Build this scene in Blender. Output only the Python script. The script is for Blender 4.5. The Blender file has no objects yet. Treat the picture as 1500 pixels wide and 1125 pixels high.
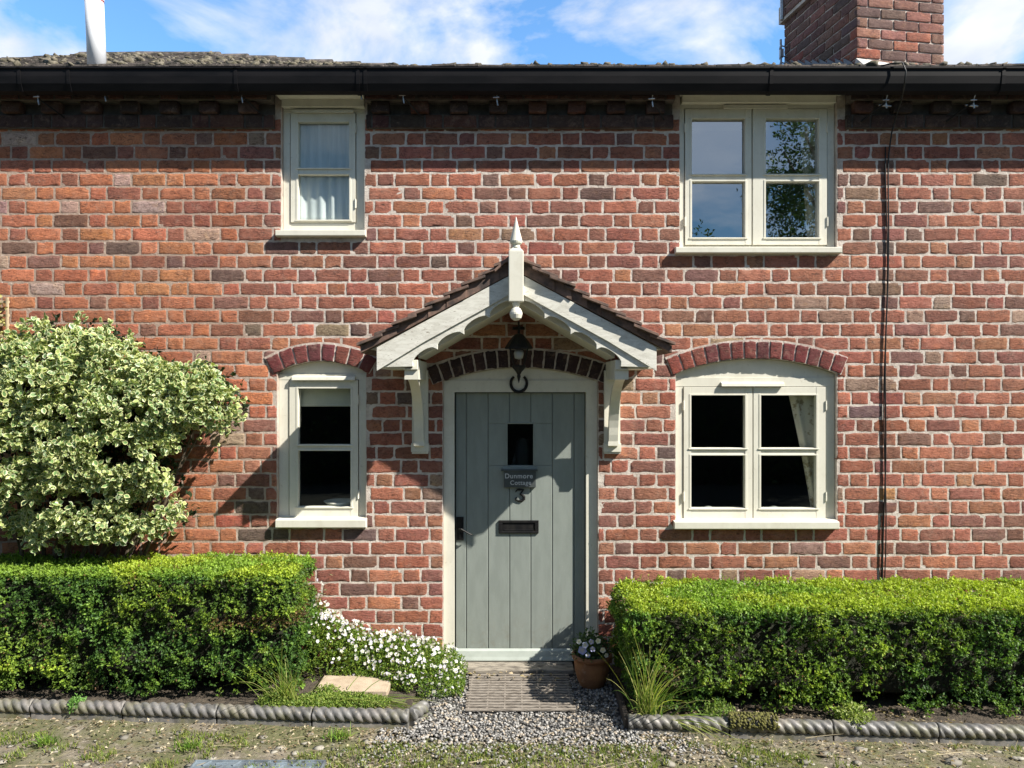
import bpy, math, random
import numpy as np
from mathutils import Vector, Matrix, noise
from mathutils.geometry import tessellate_polygon

random.seed(7)
rng = np.random.default_rng(7)
scene = bpy.context.scene
COL = scene.collection
R = math.radians

# ------------------------------------------------------------------ camera
EYE = Vector((0.0, -5.5, 2.1))
F = 1100.0
cd = bpy.data.cameras.new('camera')
cam = bpy.data.objects.new('camera', cd); COL.objects.link(cam)
cam.location = EYE; cam.rotation_euler = (R(90), 0, 0)
cd.sensor_width = 36; cd.lens = 36 * F / 1500; cd.clip_start = 0.05; cd.clip_end = 2000
scene.camera = cam

# ------------------------------------------------------------------ sun + sky
SUN = Vector((1.17, -0.60, 1.22)).normalized()
sd = bpy.data.lights.new('sun', 'SUN'); sd.energy = 5.0; sd.angle = R(0.53); sd.color = (1.0, 0.95, 0.86)
so = bpy.data.objects.new('sun', sd); COL.objects.link(so)
so.rotation_euler = SUN.to_track_quat('Z', 'Y').to_euler(); so.location = (6, -4, 8)

w = bpy.data.worlds.new('World'); scene.world = w; w.use_nodes = True
nt = w.node_tree; N = nt.nodes; L = nt.links
for n in list(N): N.remove(n)
wo = N.new('ShaderNodeOutputWorld'); bg = N.new('ShaderNodeBackground'); sky = N.new('ShaderNodeTexSky')
sky.sky_type = 'NISHITA'; sky.sun_disc = False
sky.sun_elevation = math.asin(SUN.z); sky.sun_rotation = math.atan2(SUN.x, SUN.y)
sky.air_density = 1.2; sky.dust_density = 0.3; sky.ozone_density = 2.0
tc = N.new('ShaderNodeTexCoord')
mp = N.new('ShaderNodeMapping'); mp.inputs['Scale'].default_value = (2.2, 1.6, 4.0); mp.inputs['Location'].default_value = (1.9, 0.2, 1.7)
mp.inputs['Rotation'].default_value = (0, R(28), 0)
L.new(tc.outputs['Generated'], mp.inputs['Vector'])
n1 = N.new('ShaderNodeTexNoise'); n1.inputs['Scale'].default_value = 1.7; n1.inputs['Detail'].default_value = 9; n1.inputs['Roughness'].default_value = 0.55; n1.inputs['Distortion'].default_value = 0.35
L.new(mp.outputs['Vector'], n1.inputs['Vector'])
cr = N.new('ShaderNodeValToRGB'); cr.color_ramp.elements[0].position = 0.465; cr.color_ramp.elements[1].position = 0.60
cr.color_ramp.elements[0].color = (0, 0, 0, 1); cr.color_ramp.elements[1].color = (1, 1, 1, 1)
L.new(n1.outputs['Fac'], cr.inputs['Fac'])
mx = N.new('ShaderNodeMix'); mx.data_type = 'RGBA'
n2 = N.new('ShaderNodeTexNoise'); n2.inputs['Scale'].default_value = 4.0; n2.inputs['Detail'].default_value = 5
L.new(mp.outputs['Vector'], n2.inputs['Vector'])
cc = N.new('ShaderNodeValToRGB')
cc.color_ramp.elements[0].color = (7.2, 8.0, 9.3, 1); cc.color_ramp.elements[1].color = (10.0, 10.3, 10.9, 1)
cc.color_ramp.elements[0].position = 0.35; cc.color_ramp.elements[1].position = 0.65
L.new(n2.outputs['Fac'], cc.inputs['Fac'])
sat = N.new('ShaderNodeMix'); sat.data_type = 'RGBA'; sat.blend_type = 'MULTIPLY'; sat.inputs['Factor'].default_value = 1.0
sat.inputs[7].default_value = (1.40, 2.05, 2.55, 1)
L.new(sky.outputs['Color'], sat.inputs[6])
sy = N.new('ShaderNodeSeparateXYZ'); L.new(tc.outputs['Generated'], sy.inputs[0])
sr = N.new('ShaderNodeMapRange'); sr.inputs[1].default_value = -.35; sr.inputs[2].default_value = .35; sr.inputs[3].default_value = .55; sr.inputs[4].default_value = 1; L.new(sy.outputs[1], sr.inputs[0])
cm = N.new('ShaderNodeMath'); cm.operation = 'MULTIPLY'; L.new(cr.outputs['Color'], cm.inputs[0]); L.new(sr.outputs[0], cm.inputs[1])
L.new(cm.outputs[0], mx.inputs['Factor'])
sr2 = N.new('ShaderNodeMapRange'); sr2.inputs[1].default_value = -.3; sr2.inputs[2].default_value = .6; sr2.inputs[3].default_value = .38; sr2.inputs[4].default_value = 1; L.new(sy.outputs[1], sr2.inputs[0])  # dims the sky toward the unseen south, added to deepen the shade
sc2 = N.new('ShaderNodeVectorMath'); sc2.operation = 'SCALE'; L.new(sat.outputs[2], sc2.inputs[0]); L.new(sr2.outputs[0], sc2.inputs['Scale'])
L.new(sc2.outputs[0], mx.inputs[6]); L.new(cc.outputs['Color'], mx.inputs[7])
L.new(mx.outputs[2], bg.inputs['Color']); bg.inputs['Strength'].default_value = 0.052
L.new(bg.outputs[0], wo.inputs['Surface'])

vs = scene.view_settings
vs.view_transform = 'Standard'; vs.look = 'None'; vs.gamma = 1; vs.exposure = 1.0
scene.render.engine = 'CYCLES'
scene.cycles.max_bounces = 7; scene.cycles.transparent_max_bounces = 12

# ------------------------------------------------------------------ helpers
def P(px, py, y=0.0):
    d = y + 5.5
    return ((px - 750) / F * d, y, 2.1 + (562.5 - py) / F * d)
def PX(px, y=0.0): return (px - 750) / F * (y + 5.5)
def PZ(py, y=0.0): return 2.1 + (562.5 - py) / F * (y + 5.5)

def tag(o, label=None, cat=None, group=None, kind=None):
    if label: o['label'] = label
    if cat: o['category'] = cat
    if group: o['group'] = group
    if kind: o['kind'] = kind
    return o
def empty(name, loc, label, cat, group=None):
    o = bpy.data.objects.new(name, None); COL.objects.link(o); o.location = loc; o.empty_display_size = .1
    return tag(o, label, cat, group)
def link(name, me, parent=None, bevel=0, smooth=False, seg=2):
    o = bpy.data.objects.new(name, me); COL.objects.link(o)
    if parent is not None:
        o.parent = parent
        if parent.type == 'EMPTY': o.location = -Vector(parent.location)
    if smooth: me.polygons.foreach_set('use_smooth', [True] * len(me.polygons))
    if bevel:
        b = o.modifiers.new('bevel', 'BEVEL'); b.width = bevel; b.segments = seg; b.limit_method = 'ANGLE'; b.angle_limit = R(40)
        b.harden_normals = False
    return o

class MB:
    def __init__(s): s.v = []; s.f = []; s.m = []
    def add(s, vs_, fs, mi=0):
        b = len(s.v); s.v += [tuple(p) for p in vs_]; s.f += [tuple(b + i for i in f) for f in fs]; s.m += [mi] * len(fs); return s
    def box(s, x0, x1, y0, y1, z0, z1, mi=0, M=None):
        vv = [Vector((x, y, z)) for x in (x0, x1) for y in (y0, y1) for z in (z0, z1)]
        if M is not None: vv = [M @ p for p in vv]
        return s.add(vv, [(0, 1, 3, 2), (4, 6, 7, 5), (0, 4, 5, 1), (2, 3, 7, 6), (0, 2, 6, 4), (1, 5, 7, 3)], mi)
    def prism(s, poly, a, b, axis='y', mi=0):
        # poly: list of 2D points; axis y -> (x,z); axis x -> (y,z); axis z -> (x,y)
        def mk(p, t):
            if axis == 'y': return (p[0], t, p[1])
            if axis == 'x': return (t, p[0], p[1])
            return (p[0], p[1], t)
        n = len(poly)
        vv = [mk(p, a) for p in poly] + [mk(p, b) for p in poly]
        tri = tessellate_polygon([[Vector((p[0], p[1], 0)) for p in poly]])
        fs = [tuple(t) for t in tri] + [tuple(i + n for i in reversed(t)) for t in tri]
        fs += [(i, (i + 1) % n, (i + 1) % n + n, i + n) for i in range(n)]
        return s.add(vv, fs, mi)
    def tube(s, pts, r, seg=8, mi=0, cap=True, flat=1.0):
        pts = [Vector(p) for p in pts]; n = len(pts)
        rs = r if isinstance(r, (list, tuple)) else [r] * n
        ref = Vector((0, 1, 0)); vv = []
        for i, p in enumerate(pts):
            t = (pts[min(i + 1, n - 1)] - pts[max(i - 1, 0)]).normalized()
            a = t.cross(ref)
            if a.length < 1e-3: a = t.cross(Vector((1, 0, 0)))
            a.normalize(); b = t.cross(a).normalized()
            for k in range(seg):
                an = 2 * math.pi * k / seg
                vv.append(p + a * math.cos(an) * rs[i] + b * math.sin(an) * rs[i] * flat)
        fs = [(i * seg + k, i * seg + (k + 1) % seg, (i + 1) * seg + (k + 1) % seg, (i + 1) * seg + k) for i in range(n - 1) for k in range(seg)]
        if cap: fs += [tuple(range(seg)), tuple(range((n - 1) * seg, n * seg))]
        return s.add(vv, fs, mi)
    def lathe(s, prof, c, seg=24, mi=0):
        n = len(prof); vv = []
        for (r, z) in prof:
            for k in range(seg):
                an = 2 * math.pi * k / seg
                vv.append((c[0] + r * math.cos(an), c[1] + r * math.sin(an), c[2] + z))
        fs = [(i * seg + k, i * seg + (k + 1) % seg, (i + 1) * seg + (k + 1) % seg, (i + 1) * seg + k) for i in range(n - 1) for k in range(seg)]
        return s.add(vv, fs, mi)
    def build(s, name, mats, parent=None, bevel=0, smooth=False, seg=2):
        me = bpy.data.meshes.new(name); me.from_pydata(s.v, [], s.f)
        if not isinstance(mats, (list, tuple)): mats = [mats]
        for m in mats: me.materials.append(m)
        if len(mats) > 1: me.polygons.foreach_set('material_index', s.m)
        import bmesh
        bm = bmesh.new(); bm.from_mesh(me); bmesh.ops.recalc_face_normals(bm, faces=bm.faces); bm.to_mesh(me); bm.free()
        me.update()
        return link(name, me, parent, bevel, smooth, seg)

def arr_mesh(name, V, Fc, mat, C=None, parent=None, smooth=False):
    V = np.asarray(V, dtype=np.float32); Fc = np.asarray(Fc, dtype=np.int32); k = Fc.shape[1]
    me = bpy.data.meshes.new(name)
    me.vertices.add(len(V)); me.vertices.foreach_set('co', V.ravel())
    me.loops.add(Fc.size); me.loops.foreach_set('vertex_index', Fc.ravel())
    me.polygons.add(len(Fc)); me.polygons.foreach_set('loop_start', np.arange(0, Fc.size, k, dtype=np.int32))
    me.update(calc_edges=True)
    if C is not None:
        a = me.color_attributes.new('Col', 'FLOAT_COLOR', 'POINT')
        C4 = np.ones((len(V), 4), dtype=np.float32); C4[:, :3] = C; a.data.foreach_set('color', C4.ravel())
    me.materials.append(mat)
    return link(name, me, parent, 0, smooth)

# ------------------------------------------------------------------ materials
def nodes(name):
    m = bpy.data.materials.new(name); m.use_nodes = True
    t = m.node_tree; b = t.nodes['Principled BSDF']
    return m, t.nodes, t.links, b
def mixc(N, L, fac, a, b, mode='MIX'):
    x = N.new('ShaderNodeMix'); x.data_type = 'RGBA'; x.blend_type = mode
    for i, v in ((0, fac), (6, a), (7, b)):
        if hasattr(v, 'links'): L.new(v, x.inputs[i])
        elif i == 0: x.inputs[0].default_value = v
        else: x.inputs[i].default_value = (*v, 1)
    return x.outputs[2]
def nz(N, L, vec, scale, detail=5, rough=.55, dist=0):
    n = N.new('ShaderNodeTexNoise'); n.inputs['Scale'].default_value = scale; n.inputs['Detail'].default_value = detail
    n.inputs['Roughness'].default_value = rough; n.inputs['Distortion'].default_value = dist
    if vec is not None: L.new(vec, n.inputs['Vector'])
    return n.outputs['Fac']
def ramp(N, L, src, a, b, ca=0., cb=1.):
    r = N.new('ShaderNodeMapRange'); r.inputs[1].default_value = a; r.inputs[2].default_value = b
    r.inputs[3].default_value = ca; r.inputs[4].default_value = cb; L.new(src, r.inputs[0]); return r.outputs[0]
def pos(N): return N.new('ShaderNodeNewGeometry').outputs['Position']
def bump(N, L, b, h, strength, dist=.002, prev=None):
    x = N.new('ShaderNodeBump'); x.inputs['Strength'].default_value = strength; x.inputs['Distance'].default_value = dist
    L.new(h, x.inputs['Height'])
    if prev is not None: L.new(prev, x.inputs['Normal'])
    if b is not None: L.new(x.outputs[0], b.inputs['Normal'])
    return x.outputs[0]
def M(name, c1, c2=None, scale=8, rough=.6, bs=0, bscale=60, bd=.002, lo=.4, hi=.62, metal=0, spec=.5, vec='pos', stretch=None):
    m, N, L, b = nodes(name)
    p = pos(N)
    if stretch:
        q = N.new('ShaderNodeMapping'); q.inputs['Scale'].default_value = stretch; L.new(p, q.inputs['Vector']); p = q.outputs[0]
    if c2 is None: c2 = tuple(c * .8 for c in c1)
    f = ramp(N, L, nz(N, L, p, scale, 7, .62), lo, hi)
    L.new(mixc(N, L, f, c1, c2), b.inputs['Base Color'])
    b.inputs['Roughness'].default_value = rough; b.inputs['Metallic'].default_value = metal
    b.inputs['Specular IOR Level'].default_value = spec
    if bs: bump(N, L, b, nz(N, L, p, bscale, 6, .65), bs, bd)
    return m

def mat_brick():
    m, N, L, b = nodes('brick'); p = pos(N)
    at = N.new('ShaderNodeAttribute'); at.attribute_name = 'Col'; c = at.outputs['Color']
    c = mixc(N, L, ramp(N, L, nz(N, L, p, 22, 8, .7, .6), .42, .66, 0, .75), c, (.36, .21, .16), 'MULTIPLY') if False else c
    dark = mixc(N, L, 1.0, c, (.58, .50, .50), 'MULTIPLY')
    c = mixc(N, L, ramp(N, L, nz(N, L, p, 26, 9, .74, .8), .47, .62, 0, .75), c, dark)
    org = mixc(N, L, 1.0, c, (1.35, 1.30, 1.05), 'MULTIPLY')
    c = mixc(N, L, ramp(N, L, nz(N, L, p, 13, 6, .6, .4), .55, .70, 0, .8), c, org)
    c = mixc(N, L, ramp(N, L, nz(N, L, p, 75, 6, .75), .60, .72, 0, .55), c, (.50, .38, .32))      # lime bloom
    c = mixc(N, L, ramp(N, L, nz(N, L, p, 150, 3, .6), .68, .74, 0, .8), c, (.03, .025, .025))      # pits
    q3 = N.new('ShaderNodeMapping'); q3.inputs['Scale'].default_value = (.45, 1, 1.5); q3.inputs['Rotation'].default_value = (0, R(-14), 0); L.new(p, q3.inputs['Vector'])
    cn = nz(N, L, q3.outputs[0], 30, 5, .6, 1.2)
    sb = N.new('ShaderNodeMath'); sb.operation = 'SUBTRACT'; sb.inputs[1].default_value = .5; L.new(cn, sb.inputs[0])
    ab = N.new('ShaderNodeMath'); ab.operation = 'ABSOLUTE'; L.new(sb.outputs[0], ab.inputs[0])
    wh = ramp(N, L, nz(N, L, p, 9, 3, .5), .42, .52)
    ck = N.new('ShaderNodeMath'); ck.operation = 'MULTIPLY'; L.new(ramp(N, L, ab.outputs[0], .006, .022, .85, 0), ck.inputs[0]); L.new(wh, ck.inputs[1])
    c = mixc(N, L, ck.outputs[0], c, (.045, .028, .024))        # firing cracks
    q = N.new('ShaderNodeMapping'); q.inputs['Scale'].default_value = (1, 1, .45); L.new(p, q.inputs['Vector'])
    c = mixc(N, L, ramp(N, L, nz(N, L, q.outputs[0], 1.7, 6, .6, .3), .42, .68, 0, .5), c, mixc(N, L, 1.0, c, (.55, .50, .52), 'MULTIPLY'))
    c = mixc(N, L, ramp(N, L, nz(N, L, p, 11, 9, .78, .5), .52, .68, 0, .32), c, (.47, .32, .245))     # smeared lime
    c = mixc(N, L, ramp(N, L, nz(N, L, p, .9, 6, .65, .6), .42, .62, 0, .18), c, (.20, .105, .078))    # broad weather stains
    L.new(c, b.inputs['Base Color']); b.inputs['Roughness'].default_value = .88; b.inputs['Specular IOR Level'].default_value = .3
    q2 = N.new('ShaderNodeMapping'); q2.inputs['Scale'].default_value = (.55, 1, 1.6); q2.inputs['Rotation'].default_value = (0, R(12), 0); L.new(p, q2.inputs['Vector'])
    x = bump(N, L, None, nz(N, L, q2.outputs[0], 45, 8, .72, .9), 1.0, .013)
    bump(N, L, b, nz(N, L, p, 230, 4, .7), .55, .002, x)
    return m
def mat_mortar():
    m, N, L, b = nodes('lime_mortar'); p = pos(N)
    sx = N.new('ShaderNodeSeparateXYZ'); L.new(p, sx.inputs[0])
    ad = N.new('ShaderNodeMath'); ad.operation = 'ADD'
    L.new(ramp(N, L, nz(N, L, p, 1.3, 4, .6), 0, 1, -.9, .9), ad.inputs[0]); L.new(sx.outputs[0], ad.inputs[1])
    f = ramp(N, L, ad.outputs[0], -2.2, -1.5)
    c = mixc(N, L, f, (.43, .31, .24), (.66, .58, .51))
    c = mixc(N, L, ramp(N, L, nz(N, L, p, 9, 8, .7), .42, .66, 0, .7), c, (.27, .19, .15))
    c = mixc(N, L, ramp(N, L, nz(N, L, p, 40, 5, .7), .56, .70, 0, .7), c, (.72, .66, .58))
    L.new(c, b.inputs['Base Color']); b.inputs['Roughness'].default_value = .95
    x = bump(N, L, None, nz(N, L, p, 55, 8, .75), 1.0, .009); bump(N, L, b, nz(N, L, p, 260, 3, .7), .6, .002, x)
    return m
def mat_leaf(name, rough=.42, trans=.35, spec=.5):
    m, N, L, b = nodes(name)
    at = N.new('ShaderNodeAttribute'); at.attribute_name = 'Col'
    L.new(at.outputs['Color'], b.inputs['Base Color']); b.inputs['Roughness'].default_value = rough
    b.inputs['Specular IOR Level'].default_value = spec
    tr = N.new('ShaderNodeBsdfTranslucent'); L.new(mixc(N, L, 1.0, at.outputs['Color'], (1.2, 1.3, .6), 'MULTIPLY'), tr.inputs['Color'])
    ms = N.new('ShaderNodeMixShader'); ms.inputs[0].default_value = trans
    L.new(b.outputs[0], ms.inputs[1]); L.new(tr.outputs[0], ms.inputs[2]); L.new(ms.outputs[0], N['Material Output'].inputs[0])
    return m
def mat_glass(name, refl=.16, tint=(.90, .92, .91)):
    m, N, L, b = nodes(name); N.remove(b)
    t = N.new('ShaderNodeBsdfTransparent'); t.inputs['Color'].default_value = (*tint, 1)
    g = N.new('ShaderNodeBsdfGlossy'); g.inputs['Roughness'].default_value = .004; g.inputs['Color'].default_value = (.93, .97, 1, 1)
    bp = N.new('ShaderNodeBump'); bp.inputs['Strength'].default_value = .12; bp.inputs['Distance'].default_value = .002
    L.new(nz(N, L, pos(N), 5, 2, .5), bp.inputs['Height']); L.new(bp.outputs[0], g.inputs['Normal'])
    fr = N.new('ShaderNodeFresnel'); fr.inputs['IOR'].default_value = 1.5
    ad = N.new('ShaderNodeMath'); ad.operation = 'ADD'; ad.inputs[1].default_value = refl - .04; L.new(fr.outputs[0], ad.inputs[0])
    bf = N.new('ShaderNodeMath'); bf.operation = 'SUBTRACT'; bf.inputs[0].default_value = 1; L.new(N.new('ShaderNodeNewGeometry').outputs['Backfacing'], bf.inputs[1])
    mu = N.new('ShaderNodeMath'); mu.operation = 'MULTIPLY'; L.new(ad.outputs[0], mu.inputs[0]); L.new(bf.outputs[0], mu.inputs[1])
    ms = N.new('ShaderNodeMixShader'); L.new(mu.outputs[0], ms.inputs[0]); L.new(t.outputs[0], ms.inputs[1]); L.new(g.outputs[0], ms.inputs[2])
    L.new(ms.outputs[0], N['Material Output'].inputs[0]); return m
def mat_ground():
    m, N, L, b = nodes('mossy_path'); p = pos(N)
    c = mixc(N, L, ramp(N, L, nz(N, L, p, 7, 9, .75), .38, .6), (.25, .212, .16), (.12, .10, .072))
    c = mixc(N, L, ramp(N, L, nz(N, L, p, 30, 6, .7), .55, .66, 0, .8), c, (.42, .37, .30))
    c = mixc(N, L, ramp(N, L, nz(N, L, p, 2.6, 8, .72, .5), .43, .56, 0, .85), c, (.105, .11, .038))
    c = mixc(N, L, ramp(N, L, nz(N, L, p, 110, 3, .6), .62, .70, 0, .7), c, (.06, .05, .035))
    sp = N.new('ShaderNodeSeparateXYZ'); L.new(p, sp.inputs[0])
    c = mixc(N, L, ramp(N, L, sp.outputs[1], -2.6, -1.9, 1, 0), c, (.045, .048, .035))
    L.new(c, b.inputs['Base Color']); b.inputs['Roughness'].default_value = .95
    x = bump(N, L, None, nz(N, L, p, 18, 8, .7), 1.0, .02); bump(N, L, b, nz(N, L, p, 120, 5, .7), .8, .004, x)
    return m

BRICK = mat_brick(); MORTAR = mat_mortar(); GLASS = mat_glass('window_glass', .075)
GLASSU = mat_glass('bright_window_glass', .36)
def mat_paint():
    m, N, L, b = nodes('cream_paint'); p = pos(N)
    q = N.new('ShaderNodeMapping'); q.inputs['Scale'].default_value = (3, 3, 1); L.new(p, q.inputs['Vector'])
    c = mixc(N, L, ramp(N, L, nz(N, L, q.outputs[0], 3, 8, .65), .45, .7, 0, .6), (.70, .675, .575), (.60, .575, .485))
    c = mixc(N, L, ramp(N, L, nz(N, L, p, 60, 6, .7), .64, .72, 0, .35), c, (.36, .33, .26))
    L.new(c, b.inputs['Base Color']); b.inputs['Roughness'].default_value = .42
    bump(N, L, b, nz(N, L, q.outputs[0], 90, 5, .6), .12, .001); return m
def mat_weathered():
    m, N, L, b = nodes('weathered_cream_paint'); p = pos(N)
    q = N.new('ShaderNodeMapping'); q.inputs['Scale'].default_value = (1, 1, 3.5); L.new(p, q.inputs['Vector'])
    c = mixc(N, L, ramp(N, L, nz(N, L, q.outputs[0], 7, 9, .75, 1.0), .42, .60, 0, .8), (.71, .695, .62), (.52, .50, .43))
    c = mixc(N, L, ramp(N, L, nz(N, L, q.outputs[0], 20, 8, .78, 1.6), .585, .62, 0, .8), c, (.17, .12, .08))
    L.new(c, b.inputs['Base Color']); b.inputs['Roughness'].default_value = .6
    bump(N, L, b, nz(N, L, q.outputs[0], 60, 6, .7), .45, .002); return m
PAINT = mat_paint(); WPAINT = mat_weathered()
DOORP = M('sage_door_paint', (.262, .290, .264), (.232, .258, .234), 5, .42, .10, 120, .001, stretch=(4, 4, 1))
BLACK = M('black_iron', (.008, .008, .009), (.018, .017, .016), 20, .5, .2, 90, spec=.25)
GUTM = M('black_gutter_plastic', (.006, .006, .007), (.012, .011, .012), 4, .55, .08, 30, .002, stretch=(.5, 2, 2), spec=.12)
SLATEB = M('dark_timber', (.035, .028, .024), (.06, .045, .035), 12, .85, .4, 60)
TILE = M('clay_roof_tile', (.20, .125, .095), (.07, .052, .045), 14, .9, .6, 70, .004)
RTILE = M('mossy_roof_tile', (.13, .108, .095), (.04, .036, .030), 16, .95, .8, 60, .006, lo=.42, hi=.58)
MOSSM = M('roof_moss', (.07, .062, .038), (.19, .165, .125), 30, .98, .8, 80, .004)
LEAD = M('lead_sheet', (.17, .18, .20), (.09, .095, .105), 18, .5, .4, 60, .003)
FLAUNCH = M('whitewashed_flaunching', (.62, .60, .57), (.36, .33, .30), 16, .9, .8, 60, .006)
STEEL = M('galvanised_steel', (.45, .46, .47), (.25, .25, .25), 40, .4, .1, 90, metal=.8)
WHITEP = M('white_flue_enamel', (.74, .75, .78), (.68, .69, .72), 3, .35)
REDP = M('red_band', (.35, .05, .04), None, 5, .5)
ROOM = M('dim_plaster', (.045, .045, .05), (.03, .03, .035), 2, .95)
FLOORM = M('dark_floorboards', (.03, .022, .016), (.02, .015, .01), 3, .7)
NET = M('net_curtain', (.58, .62, .60), (.46, .51, .50), 5, .9, .2, 80, stretch=(6, 6, .4))
BLIND = M('cream_blind', (.80, .78, .68), (.70, .69, .60), 5, .8)
BLINDG = M('grey_blind_reflection', (.16, .165, .155), (.12, .125, .12), 5, .8)
CURT = M('patterned_curtain', (.80, .72, .58), (.40, .32, .2), 14, .9, .2, 90, lo=.52, hi=.60)
TERRA = M('terracotta', (.30, .135, .055), (.20, .085, .04), 9, .8, .3, 70)
SOILM = M('bed_soil', (.10, .078, .055), (.045, .035, .025), 20, .97, 1.0, 60, .02)
STEPM = M('worn_timber_step', (.30, .265, .215), (.10, .085, .07), 9, .9, .8, 50, .006, lo=.45, hi=.62, stretch=(1, 4, 4))
SLABM = M('buff_paving', (.46, .37, .27), (.36, .28, .20), 14, .92, .5, 160, .003)
EDGEM = M('grey_glazed_clay', (.165, .16, .155), (.07, .068, .065), 12, .5, .4, 60, .003, lo=.42, hi=.62)
MATM = M('weathered_mat_timber', (.29, .255, .215), (.13, .11, .09), 18, .9, .6, 90, .003, stretch=(1, 5, 5))
COVERM = M('galvanised_cover', (.24, .29, .33), (.13, .15, .17), 10, .5, .3, 60, .003, metal=.35)
CORE = M('shade_core', (.016, .020, .010), (.028, .024, .014), 30, .95, 1.0, 50, .02)
TWIG = M('twig_bark', (.12, .09, .06), (.06, .045, .03), 40, .9, .5, 90)
CABLEM = M('black_cable', (.008, .008, .008), None, 5, .5)
SIGNM = M('grey_sign_slate', (.075, .085, .085), (.055, .063, .063), 10, .45, .2, 90)
LETTER = M('pale_lettering', (.62, .63, .62), None, 5, .4)
OPAL = M('opal_glass', (.45, .45, .43), None, 5, .2)
HEDGE = mat_leaf('box_leaf', .5, .35, .3); VAR = mat_leaf('variegated_leaf', .4, .25, .45); PET = mat_leaf('petal', .7, .35, .2); GRS = mat_leaf('grass_blade', .5, .35, .4)
CROWNM = mat_leaf('tree_leaf', .6, .25, .3)
GROUND = mat_ground()
def overlay(mt, scale, lo, hi, fac, col, zfade=None):
    t = mt.node_tree; N = t.nodes; L = t.links; b = N['Principled BSDF']; src = b.inputs['Base Color'].links[0].from_socket; p = pos(N)
    f = ramp(N, L, nz(N, L, p, scale, 8, .72, .6), lo, hi, 0, fac)
    if zfade:
        sp = N.new('ShaderNodeSeparateXYZ'); L.new(p, sp.inputs[0]); m2 = N.new('ShaderNodeMath'); m2.operation = 'MULTIPLY'
        L.new(ramp(N, L, sp.outputs[2], zfade[0], zfade[1], 1, 0), m2.inputs[0]); L.new(f, m2.inputs[1]); f = m2.outputs[0]
    L.new(mixc(N, L, f, src, col), b.inputs['Base Color'])
overlay(PAINT, 5, .50, .68, .35, (.52, .48, .38)); overlay(PAINT, 40, .60, .68, .4, (.34, .30, .22)); overlay(EDGEM, 3.5, .48, .62, .7, (.12, .115, .045)); overlay(EDGEM, 25, .56, .66, .7, (.30, .26, .20)); overlay(EDGEM, 1.7, .5, .6, .5, (.27, .24, .22))
overlay(DOORP, 14, .50, .66, .55, (.20, .175, .13), (.12, .42)); overlay(DOORP, 60, .63, .70, .5, (.42, .45, .41)); overlay(TERRA, 12, .55, .7, .6, (.45, .36, .28))

# ------------------------------------------------------------------ brick builder
class Bricks:
    def __init__(s): s.V = []; s.Q = []; s.C = []; s.n = 0
    def add(s, o, eu, ev, en, w, h, col, depth=.05, nu=8, nv=4, taper=0., rough=1.):
        o = np.array(o, float); eu = np.array(eu, float); ev = np.array(ev, float); en = np.array(en, float)
        nu += 2; nv += 2; eu_ = min(.0035 / w, .1); ev_ = min(.003 / h, .1)
        u = np.concatenate([[-.5], np.linspace(-.5 + eu_, .5 - eu_, nu - 1), [.5]]); v = np.concatenate([[-.5], np.linspace(-.5 + ev_, .5 - ev_, nv - 1), [.5]]); U, Vv = np.meshgrid(u, v)
        k1 = rng.uniform(-1, 1, 6)
        X = U * w * (1 - .010 * (2 * Vv) ** 10) * (1 + taper * Vv); Z = Vv * h * (1 - .025 * np.abs(2 * U) ** 24)
        Z = Z + k1[0] * .0015 * np.sin(U * 7 + k1[1] * 3) + k1[2] * .004 * U
        X = X + k1[3] * .002 * Vv
        e = (np.abs(U) > .499) | (np.abs(Vv) > .499)
        wz_ = np.sin(U * rng.uniform(6, 16) + k1[1] * 5) * .0016 * np.sign(Vv) * (np.abs(Vv) > .3)
        X = X + rng.normal(0, .0014, U.shape) * e * rough; Z = Z + (rng.normal(0, .0016, U.shape) * e + wz_) * rough
        D = -.0016 * ((np.abs(U) > .499) | (np.abs(Vv) > .499)) * rng.uniform(.1, 1.6, U.shape)
        D = D + rng.normal(0, .0003, U.shape) * rough + k1[4] * .0007 * 2 * U + k1[5] * .0005 * 2 * Vv + rng.normal(0, .0003)
        if rng.random() < .38 * rough:   # a spalled corner or arris
            cu, cv = rng.choice([-.5, .5]), rng.choice([-.5, .5]); D = D - .0040 * np.exp(-(((U - cu) * w) ** 2 + ((Vv - cv) * h) ** 2) / (rng.uniform(.008, .02) ** 2))
        G = o + X[..., None] * eu + Z[..., None] * ev + D[..., None] * en
        G = G.reshape(-1, 3); W = nu + 1; H = nv + 1
        per = [i for i in range(W)] + [r * W + nu for r in range(1, H)] + [nv * W + i for i in range(nu - 1, -1, -1)] + [r * W for r in range(nv - 1, 0, -1)]
        B = G[per] - en * depth
        idx = np.arange(H * W).reshape(H, W)
        q = np.stack([idx[:-1, :-1], idx[:-1, 1:], idx[1:, 1:], idx[1:, :-1]], -1).reshape(-1, 4)
        m = len(per); pa = np.array(per); nb = H * W + np.arange(m)
        q2 = np.stack([pa, nb, np.roll(nb, -1), np.roll(pa, -1)], -1)
        s.V.append(G); s.V.append(B); s.Q.append(np.vstack([q, q2]) + s.n); s.n += len(G) + m
        s.C.append(np.tile(np.array(col, float), (len(G) + m, 1)))
    def build(s, name, parent, mat=None):
        return arr_mesh(name, np.vstack(s.V), np.vstack(s.Q), mat or BRICK, np.vstack(s.C), parent)

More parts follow.
